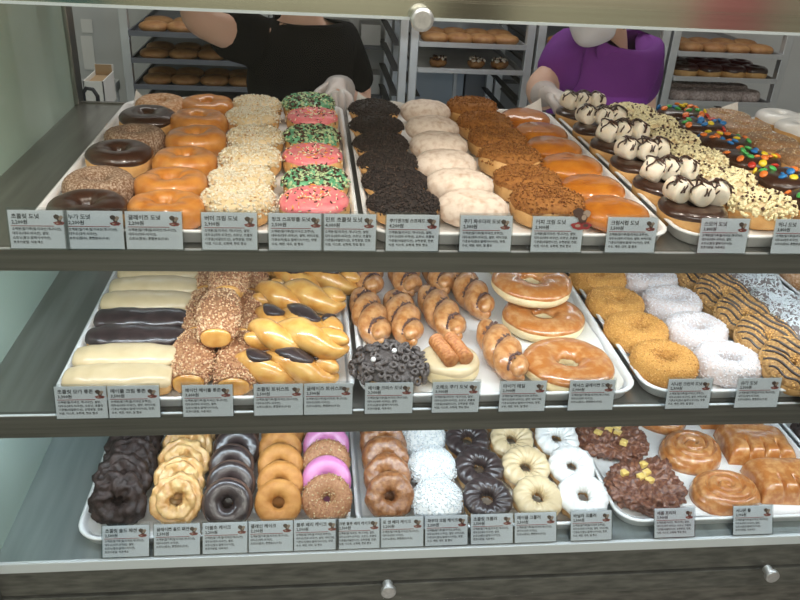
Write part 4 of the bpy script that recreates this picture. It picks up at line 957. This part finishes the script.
def rack_tray(ri, k_, lab, m='tray_lite'):
    a, b = RK[ri]; mb = MB(); z = RZ[k_] + 0.001; hw = (b - a) / 2 - 0.03
    mb.box(-hw, hw, -0.29, 0.29, 0, 0.003); mb.box(-hw, hw, -0.296, -0.29, 0, 0.016); mb.box(-hw, hw, 0.29, 0.296, 0, 0.016); mb.box(-hw - 0.002, -hw + 0.003, -0.29, 0.29, 0, 0.016); mb.box(hw - 0.003, hw + 0.002, -0.29, 0.29, 0, 0.016)
    o = mb.build('rack_tray', M[m], smooth=False); o.location = ((a + b) / 2, 3.02, z); tag(o, lab, 'tray', "trays on the kitchen racks"); return o, (a + b) / 2, z + 0.003
M['bake'] = mat('bake', (0.30, 0.13, 0.045), 0.55, (0.42, 0.22, 0.08), 12, bump=0.2)
M['grey_sugar'] = mat('grey_sugar', (0.66, 0.56, 0.53), 0.8, (0.36, 0.27, 0.24), 40)
prot = {'plain baked': proto('baked_donut', [('bun', body(Bun(0.098, 0.036, 181, 0.05), 32, 12), M['bake'], None)]),
        'glazed': proto('shelf_glazed_donut', [('ring', body(Ring(0.095, 0.012, 0.036, 182, 0.03), 32, 12), M['glazed'], None)]),
        'chocolate topped': ring_iced('rack_chocolate_donut', M['dough'], M['choc'], 0.098, 0.014, 0.044, 183, 0.1),
        'sugared': proto('rack_sugared_donut', [('ring', body(Ring(0.085, 0.012, 0.042, 184, 0.03), 32, 14), M['grey_sugar'], None)])}
prot['chocolate topped'].name = 'rack_chocolate_donut'
levels = {}
def fill(ri, k_, kind, lab, cols=4, rows_=2, m='tray_lite', tl=None, y0=2.79, n=99):
    o, cx, z = rack_tray(ri, k_, tl or ('tray of %s donuts, %s' % (kind, lab)), m)
    a, b = RK[ri]; w_ = (b - a) - 0.10; c_ = 0
    for r_ in range(rows_):
        for i in range(cols):
            if c_ >= n: return
            x = cx - w_ / 2 + w_ * (i + 0.5) / cols + RNG.uniform(-0.004, 0.004); c_ += 1
            place(prot[kind], (x, y0 + 0.105 * r_ + RNG.uniform(-0.004, 0.004), z + 0.0005), 0, RNG.uniform(0, 6), 0, '%s donut on the %s' % (kind, lab), 'donut', '%s donuts, %s' % (kind, lab))
# index of the runner nearest each tray height seen in the photograph
def lv(z): return min(range(17), key=lambda k_: abs(RZ[k_] - z))
fill(0, lv(1.13), 'plain baked', 'third tray down of the far left rack', 4, 2, 'tray_dark')
fill(0, lv(1.045), 'plain baked', 'fourth tray down of the far left rack', 4, 2, 'tray_dark')
fill(0, lv(0.96), 'plain baked', 'fifth tray down of the far left rack', 4, 2, 'tray_dark')
fill(0, lv(0.875), 'plain baked', 'sixth tray down of the far left rack', 4, 1, 'tray_dark')
fill(2, lv(1.13), 'plain baked', 'upper tray between the two workers', 4, 2)
fill(3, lv(1.13), 'glazed', 'upper tray behind the person in purple', 4, 1, 'tray_dark')
fill(3, lv(1.045), 'sugared', 'lower tray behind the person in purple', 4, 1, 'tray_dark')
fill(4, lv(1.13), 'plain baked', 'upper tray of the right kitchen rack', 4, 2)
fill(4, lv(1.045), 'chocolate topped', 'middle tray of the right kitchen rack', 4, 2)
fill(4, lv(0.96), 'sugared', 'lower tray of the right kitchen rack', 5, 2)
o, cx, z = rack_tray(2, lv(1.045), 'nearly empty tray with three pastries between the two workers')
mb = MB(); mb.box(-0.17, 0.17, -0.27, 0.27, 0.0, 0.001); 
pp = mb.build('tray_paper', M['paper'], smooth=False); pp.location = (cx, 3.02, z + 0.0005); tag(pp, 'white paper on the nearly empty tray between the workers', 'paper')
for i, dx in enumerate((-0.105, 0.03, 0.115)):
    S = Bun(0.062, 0.034, 190 + i, 0.1, rough=0.004, rf=60); r = empty('filled_pastry', (cx + dx, 2.80, z + 0.002))
    body(S, 32, 14).build('pastry_base', M['bake'], r)
    mb = MB(); scatter(mb, S, 40, 0.006, random.Random(i), 'crumb', (0.6, 3), 0.002, 2); mb.build('topping', [M['brown_chip'], M['marsh']], r)
    tag(r, 'small topped pastry, %s on the nearly empty rack tray' % ('at the left', 'in the middle', 'at the right')[i], 'pastry', 'small topped pastries')

# kitchen furniture behind
mb = MB(); mb.box(-0.95, -0.63, 2.15, 2.75, 0.955, 0.985); r = empty('work_table', (0, 0, 0)); tag(r, 'small steel work table beside the far left rack', 'table')
mb.build('table_top', M['steel_bright'], r, smooth=False)
for x in (-0.93, -0.65):
    for y in (2.17, 2.73): mb = MB(); mb.box(x - 0.015, x + 0.015, y - 0.015, y + 0.015, 0, 0.955); mb.build('leg', M['alu'], r, smooth=False)
a_, b_ = aty(85, 99, 2.35), aty(105, 99, 2.35); q2 = aty(85, 81, 2.35)
r = empty('cardboard_box', ((a_.x + b_.x) / 2, 2.42, 0.9855)); tag(r, 'open white cardboard box with brown inside by the rack', 'box')
hw = (b_.x - a_.x) / 2; hb = q2.z - 0.9855 
M['white_box'] = mat('white_box', (0.74, 0.72, 0.68), 0.6); M['cardboard'] = mat('cardboard', (0.40, 0.27, 0.15), 0.7)
mb = MB(); mb.box(-hw, hw, -0.07, -0.067, 0, hb); mb.box(-hw, hw, 0.067, 0.07, 0, hb + 0.02); mb.box(-hw, -hw + 0.003, -0.07, 0.07, 0, hb); mb.box(hw - 0.003, hw, -0.07, 0.07, 0, hb); mb.build('box_side', M['white_box'], r, smooth=False)
mb = MB(); mb.box(-hw + 0.003, hw - 0.003, -0.067, 0.067, 0.0, hb - 0.012); mb.build('box_filling', M['cardboard'], r, smooth=False)
mb = MB(); mb.box(-hw + 0.004, hw - 0.004, 0.0655, 0.0668, hb - 0.011, hb + 0.02); mb.build('box_flap', M['cardboard'], r, smooth=False)
for i, (x0, y0, x1, y1) in enumerate(((80, 19, 93, 33), (80, 36, 96, 70))):
    c0, c1 = aty(x0, y0, 3.54), aty(x1, y1, 3.54); mb = MB(); mb.box(c0.x, c1.x, 3.544, 3.547, c1.z, c0.z)
    o = mb.build('paper_notice', mat('notice_paper', (0.86, 0.84, 0.80), 0.6), smooth=False); tag(o, ('small', 'large')[i] + ' blank white paper taped to the back wall at the left', 'paper')
# pale fridge and grey cabinet behind the middle rack
c0, c1 = aty(404, 108, 3.36), aty(466, 60, 3.36)
r = empty('pale_fridge', (0, 0, 0)); tag(r, 'pale blue grey fridge behind the rack between the workers', 'fridge')
M['fridge'] = mat('fridge', (0.40, 0.47, 0.55), 0.4, (0.46, 0.53, 0.61), 3)
mb = MB(); mb.box(c0.x - 0.02, c1.x, 3.36, 3.54, 0.02, 1.45); bevel(mb.build('cabinet_body', M['fridge'], r, smooth=False), 0.006)
mb = MB(); mb.box(c1.x - 0.05, c1.x - 0.035, 3.335, 3.358, 0.6, 1.3); mb.build('handle', M['alu'], r, smooth=False)
r = empty('grey_cabinet', (0, 0, 0)); tag(r, 'grey metal cabinet standing beside the pale fridge', 'cabinet')
mb = MB(); mb.box(c1.x + 0.01, c1.x + 0.62, 3.38, 3.54, 0.02, 1.5); bevel(mb.build('cabinet_body', mat('grey_metal', (0.17, 0.18, 0.20), 0.5, (0.22, 0.23, 0.25), 3), r, smooth=False), 0.005)
for k_ in range(4): mb = MB(); mb.box(c1.x + 0.10, c1.x + 0.58, 3.365, 3.379, 0.74 + 0.14 * k_, 0.755 + 0.14 * k_); mb.build('drawer_pull', M['dark'], r, smooth=False)
# dark shelf with boxes seen between the person in black and the middle rack
r = empty('storage_shelf', (0, 0, 0)); tag(r, 'dark storage shelf behind the person in black', 'shelf')
for z in (0.62, 0.82, 1.02, 1.22): mb = MB(); mb.box(-0.03, 0.33, 3.33, 3.53, z - 0.012, z); mb.build('shelf_board', mat('shelf_grey', (0.13, 0.14, 0.16), 0.5), r, smooth=False)
for x in (-0.03, 0.315): mb = MB(); mb.box(x, x + 0.015, 3.33, 3.345, 0, 1.4); mb.build('upright', M['alu'], r, smooth=False)
for i, (x, z, w_) in enumerate(((0.26, 0.82, 0.07), (0.25, 1.02, 0.08), (0.12, 0.82, 0.07), (0.12, 1.02, 0.09))):
    mb = MB(); mb.box(x - w_ / 2, x + w_ / 2, 3.36, 3.48, z, z + 0.08); o = mb.build('white_carton', M['white_box'], smooth=False)
    tag(o, 'small white carton, %s on the dark storage shelf' % ('lower right', 'upper right', 'lower left', 'upper left')[i], 'carton', 'cartons on the storage shelf')

mb = MB(); mb.box(-0.80, -0.60, 0.80, 1.74, 0.0, 1.9); r = mb.build('pale_cabinet', mat('pale_green', (0.78, 0.84, 0.74), 0.5, (0.84, 0.86, 0.72), 2.5), smooth=False); bevel(r, 0.006)
tag(r, 'pale green cabinet standing beyond the left side glass', 'cabinet')
# unseen panels added opposite the case to colour the beam's reflections
def board(name, x0, x1, z0, z1, col, lab, cat):
    mb = MB(); mb.box(x0, x1, -2.94, -2.90, z0, z1); o = mb.build(name, mat(name, col, 0.5), smooth=False); tag(o, lab, cat)
board('teal_reflection_panel', -2.2, -1.15, 0.4, 1.9, (0.05, 0.22, 0.26), 'unseen teal panel added opposite the case for the beam to reflect', 'wall panel')
board('dark_reflection_panel', 0.75, 1.15, 0.3, 1.9, (0.10, 0.08, 0.06), 'unseen dark brown panel added opposite the case for the beam to reflect', 'wall panel')
board('red_reflection_panel', 2.35, 2.75, 0.7, 1.5, (0.75, 0.22, 0.25), 'unseen red panel added opposite the case for the beam to reflect', 'wall panel')

# ------------------------------------------------------------------ people
def skin(name, J, edges, m, parent, root=0, sub=2, flat=None):
    """J: list of (x, y, z, r); grown with a skin, then kept as a plain mesh"""
    me = bpy.data.meshes.new(name); fy = flat or 1.0; yc = J[root][1]
    me.from_pydata([(j[0], yc + (j[1] - yc) / fy, j[2]) for j in J], edges, []); o = bpy.data.objects.new(name, me); COL.objects.link(o)
    md = o.modifiers.new('skin', 'SKIN'); md.use_smooth_shade = True
    for i, j in enumerate(J):
        sv = me.skin_vertices[0].data[i]; sv.radius = (j[3], j[3]); sv.use_root = (i == root)
    s_ = o.modifiers.new('sub', 'SUBSURF'); s_.levels = sub; s_.render_levels = sub
    bpy.context.view_layer.update()
    m2 = bpy.data.meshes.new_from_object(o.evaluated_get(bpy.context.evaluated_depsgraph_get())); bpy.data.objects.remove(o)
    m2.name = name; m2.materials.clear(); m2.materials.append(m)
    for v in m2.vertices: v.co.y = yc + (v.co.y - yc) * fy
    for p in m2.polygons: p.use_smooth = True
    o = bpy.data.objects.new(name, m2); COL.objects.link(o); o.parent = parent; return o
M['skin'] = mat('skin', (0.60, 0.36, 0.26), 0.5, (0.66, 0.42, 0.31), 6, sub=0.1)
M['black_cloth'] = mat('black_cloth', (0.006, 0.006, 0.007), 0.9, (0.010, 0.009, 0.009), 8, spec=0.1)
M['purple_cloth'] = mat('purple_cloth', (0.13, 0.015, 0.20), 0.8, (0.19, 0.03, 0.27), 7, bump=0.3, bscale=12)
M['hair'] = mat('hair', (0.02, 0.014, 0.012), 0.5)
M['mask'] = mat('mask', (0.72, 0.70, 0.73), 0.7, bump=0.2, bscale=25)
M['glove'] = mat('glove', (0.78, 0.77, 0.76), 0.35, alpha=0.55, bump=0.6, bscale=45, coat=0.3)
M['trousers'] = mat('trousers', (0.03, 0.03, 0.04), 0.8)
M['eye'] = mat('eye', (0.02, 0.015, 0.01), 0.2)
def chain(J, E, start, pts):
    k = start
    for p in pts: J.append(p); E.append((k, len(J) - 1)); k = len(J) - 1
    return k
def hand(J, E, wrist, d, up, side, s=1.0, curl=0.35):
    """palm and five unequal bent fingers; d = pointing direction, up = back of hand, side = thumb side"""
    d, up, side = Vector(d).normalized(), Vector(up).normalized(), Vector(side).normalized(); w0 = Vector(J[wrist][:3])
    pal = w0 + d * 0.045 * s; J.append((*pal, 0.021 * s)); E.append((wrist, len(J) - 1)); pi_ = len(J) - 1
    for off, ln in ((-0.027, 0.030), (-0.009, 0.036), (0.009, 0.039), (0.027, 0.035)):
        b = w0 + d * 0.082 * s + side * off * s; k = chain(J, E, pi_, [(*b, 0.0095 * s)])
        dd = (d - up * curl).normalized(); p1 = b + dd * ln * s; dd2 = (d - up * curl * 2.4).normalized(); p2 = p1 + dd2 * ln * 0.72 * s
        chain(J, E, k, [(*p1, 0.0085 * s), (*p2, 0.0072 * s)])
    t0 = w0 + d * 0.030 * s + side * 0.026 * s; k = chain(J, E, wrist, [(*t0, 0.0105 * s)])
    t1 = t0 + (d * 0.7 + side * 0.7 - up * 0.2).normalized() * 0.032 * s; chain(J, E, k, [(*t1, 0.0095 * s), (*(t1 + (d + side * 0.2 - up * 0.4).normalized() * 0.026 * s), 0.008 * s)])
def person(spec, label):
    X, Y = spec['x'], spec['y']; r = empty('person', (X, Y, 0)); tag(r, label, 'person')
    T = lambda p: (p[0] - X, p[1] - Y, *p[2:])
    J = [T(spec['pelvis'])]; E = []
    sp = spec['spine']; k = 0; ids = []
    for p in sp: J.append(T(p)); E.append((k, len(J) - 1)); k = len(J) - 1; ids.append(k)
    chest = ids[-1]
    nk = chain(J, E, chest, [T(p) for p in spec['neck']])
    for arm, hd in zip(spec['arms'], spec['hands']):
        wr = chain(J, E, chest, [T(p) for p in arm]); hand(J, E, wr, *hd)
    for sx in (-1, 1):
        px, py = spec['pelvis'][:2]
        chain(J, E, 0, [T((px + sx * 0.085, py, 0.74, 0.085)), T((px + sx * 0.09, py, 0.44, 0.058)), T((px + sx * 0.09, py + 0.02, 0.10, 0.040)), T((px + sx * 0.10, py - 0.11, 0.035, 0.034))])
    b = skin('body', J, E, M['skin'], r, flat=0.8)
    # head: an egg with brow, nose, mouth, ears
    hx, hy, hz_ = T(spec['head'])[:3]; f = Vector(spec['face']).normalized(); rt = f.cross(Vector((0, 0, 1))).normalized(); up = rt.cross(f)
    def H(a, b_, c_): return Vector((hx, hy, hz_)) + rt * a + f * b_ + up * c_
    mb = MB(); rows = []
    for i in range(33):
        row = []
        for j in range(25):
            a = 2 * PI * i / 32; v = -PI / 2 + PI * j / 24; c_ = math.cos(v)
            rr = 0.072 * c_; zz_ = 0.105 * math.sin(v); jaw = 1 - 0.28 * max(0, -math.sin(v)) ** 1.5
            x_ = rr * math.cos(a) * jaw; y_ = rr * 1.2 * math.sin(a) * (1 - 0.1 * max(0, -math.sin(v)))
            if y_ > 0:
                y_ += 0.020 * math.exp(-(x_ / 0.010) ** 2 - ((zz_ + 0.018) / 0.016) ** 2)   # nose
                y_ -= 0.008 * (math.exp(-((abs(x_) - 0.030) / 0.012) ** 2 - ((zz_ - 0.006) / 0.010) ** 2))  # eye sockets
                y_ += 0.005 * math.exp(-(x_ / 0.020) ** 2 - ((zz_ + 0.050) / 0.007) ** 2)    # lips
            row.append(H(x_, y_, zz_))
        rows.append(row)
    mb.grid(rows)
    for s_ in (-1, 1):
        mb.tube([H(s_ * 0.070, -0.005 + 0.018 * math.cos(t), -0.005 + 0.028 * math.sin(t)) for t in [2 * PI * k_ / 14 for k_ in range(14)]], 0.0055, 8, closed=True)
    mb.build('head', M['skin'], r)
    mb = MB()
    for s_ in (-1, 1):
        c0 = H(s_ * 0.030, 0.074, 0.006); mb.grid([[c0 + rt * (0.010 * math.cos(v) * math.cos(u)) + f * (0.006 * math.cos(v) * math.sin(u)) + up * (0.006 * math.sin(v)) for v in [-PI / 2 + PI * j / 8 for j in range(9)]] for u in [2 * PI * i / 12 for i in range(13)]])
    mb.build('eyes', M['eye'], r)
    mb = MB(); rows = []
    for i in range(33):
        row = []
        for j in range(15):
            a = 2 * PI * i / 32; lo = 0.45 if math.sin(a) > 0.25 else -0.75; v = lo + (PI / 2 - lo) * j / 14
            row.append(H(0.080 * math.cos(v) * math.cos(a), 0.096 * math.cos(v) * math.sin(a) - 0.002, 0.115 * math.sin(v)))
        rows.append(row)
    mb.grid(rows); mb.build('hair', M['hair'], r)
    if spec.get('mask'):
        mb = MB(); rows = []
        for i in range(17):
            row = []
            for j in range(13):
                a = math.radians(28 + 124 * i / 16); v = -1.05 + 1.0 * j / 12
                row.append(H(0.080 * math.cos(v) * math.cos(a), 0.108 * math.cos(v) ** 0.7 * math.sin(a), 0.108 * math.sin(v)) + f * (0.004 + 0.022 * math.sin(PI * i / 16) ** 2 * math.sin(PI * min(1, j / 12 * 0.9 + 0.1))))
            rows.append(row)
        mb.grid(rows); mb.build('face_mask', M['mask'], r)
        mb = MB()
        for s_ in (-1, 1):
            mb.tube([H(s_ * 0.074, 0.05, -0.012), H(s_ * 0.078, 0.0, -0.002), H(s_ * 0.078, -0.02, -0.005)], 0.0012, 6)
        mb.build('mask_strap', M['mask'], r)
    # shirt
    J = [T((*spec['spine'][0][:3], spec['shirt'][0]))]; E = []; k = 0
    for p, q_ in zip(spec['spine'][1:], spec['shirt'][1:]): J.append(T((*p[:3], q_))); E.append((k, len(J) - 1)); k = len(J) - 1
    ch = k; c_ = spec['spine'][-1]; n0 = spec['neck'][0]
    chain(J, E, ch, [T((n0[0], n0[1] + 0.004, n0[2] - spec.get('low', 0), n0[3] + 0.030))])
    for sl in spec['sleeves']: chain(J, E, ch, [T(p) for p in sl])
    skin('shirt', J, E, spec['cloth'], r, flat=0.78)
    J = [T((*spec['pelvis'][:3], 0.150))]; E = []; px, py = spec['pelvis'][:2]
    for sx in (-1, 1): chain(J, E, 0, [T((px + sx * 0.085, py, 0.74, 0.100)), T((px + sx * 0.09, py, 0.44, 0.075)), T((px + sx * 0.09, py + 0.02, 0.12, 0.062))])
    skin('trousers', J, E, M['trousers'], r)
    mb = MB()
    for sx in (-1, 1):
        q = T((px + sx * 0.095, py - 0.05, 0))
        S = Bun(0.098, 0.085, 3, 0.0); b_ = body(S, 24, 12); mb.add([(v[0] + q[0], v[1] * 2.6 + q[1], v[2]) for v in b_.v], b_.f)
    mb.build('shoes', M['dark'], r)
    for gi, (arm, hd) in enumerate(zip(spec['arms'], spec['hands'])):
        if not spec['gloves'][gi]: continue
        a1, a2 = Vector(T(arm[-2])[:3]), Vector(T(arm[-1])[:3]); st_ = a2 + (a1 - a2) * 0.42
        J = [(*st_, 0.040)]; E = []; chain(J, E, 0, [(*(a2 + (st_ - a2) * 0.5), 0.036), (*a2, 0.029)]); hand(J, E, 2, *hd)
        for i in range(3, len(J)): J[i] = (*J[i][:3], J[i][3] + 0.0028)
        skin('glove', J, E, M['glove'], r)
    return r
# person in black: raised bare right arm (image left), gloved left hand on the tray edge
hL = atz(340, 97, 1.185)
person(dict(x=-0.02, y=2.12, pelvis=(-0.02, 2.16, 0.86, 0.12), spine=[(-0.02, 2.15, 0.98, 0.085), (-0.02, 2.13, 1.10, 0.085), (-0.02, 2.12, 1.19, 0.075)],
    neck=[(-0.022, 2.11, 1.285, 0.046), (-0.022, 2.10, 1.36, 0.044)], head=(-0.022, 2.08, 1.47), face=(0.0, -1, -0.25),
    arms=[[(-0.13, 2.12, 1.225, 0.055), (-0.205, 2.04, 1.270, 0.046), (-0.275, 2.03, 1.290, 0.046), (-0.27, 2.04, 1.39, 0.036), (-0.23, 2.05, 1.47, 0.024)],
          [(0.10, 2.12, 1.225, 0.055), (0.130, 2.14, 1.08, 0.042), (0.105, 2.02, 1.10, 0.036), (hL.x - 0.004, 1.845, 1.195, 0.024)]],
    hands=[((0.55, 0.2, 0.8), (-0.8, 0, 0.5), (0, -1, 0), 0.95, 0.4), ((0.0, -0.85, -0.18), (0, -0.2, 1), (-1, 0, 0), 0.95, 0.5)],
    sleeves=[[(-0.12, 2.12, 1.232, 0.074), (-0.226, 2.042, 1.274, 0.074)], [(0.09, 2.12, 1.228, 0.076), (0.125, 2.14, 1.10, 0.058)]],
    shirt=[0.150, 0.148, 0.120], cloth=M['black_cloth'], gloves=[False, True]), 'person in a black shirt behind the case, one bare arm raised')
hR = atz(550, 97, 1.185)
person(dict(x=0.80, y=2.14, pelvis=(0.83, 2.22, 0.86, 0.12), spine=[(0.82, 2.20, 0.98, 0.085), (0.81, 2.17, 1.09, 0.080), (0.80, 2.15, 1.175, 0.062)],
    neck=[(0.805, 2.115, 1.265, 0.044), (0.780, 2.09, 1.33, 0.046)], head=(0.735, 2.05, 1.385), face=(-0.72, -0.62, -0.50), mask=True, low=0.022,
    arms=[[(0.69, 2.13, 1.205, 0.044), (0.605, 2.06, 1.150, 0.046), (0.596, 1.98, 1.145, 0.040), (hR.x, 1.865, 1.180, 0.025)],
          [(0.91, 2.15, 1.20, 0.044), (0.945, 2.16, 1.06, 0.042), (0.90, 2.05, 1.06, 0.036), (0.86, 1.94, 1.10, 0.025)]],
    hands=[((0.25, -0.9, 0.05), (0, 0.2, 1), (1, 0, 0), 0.95, 0.45), ((-0.3, -0.9, -0.1), (0, 0, 1), (-1, 0, 0), 0.95, 0.4)],
    sleeves=[[(0.69, 2.11, 1.215, 0.092), (0.618, 2.07, 1.165, 0.064)], [(0.905, 2.13, 1.205, 0.092), (0.945, 2.16, 1.09, 0.060)]],
    shirt=[0.160, 0.158, 0.145], cloth=M['purple_cloth'], gloves=[True, False]), 'person in a purple T-shirt and white face mask leaning over the case')
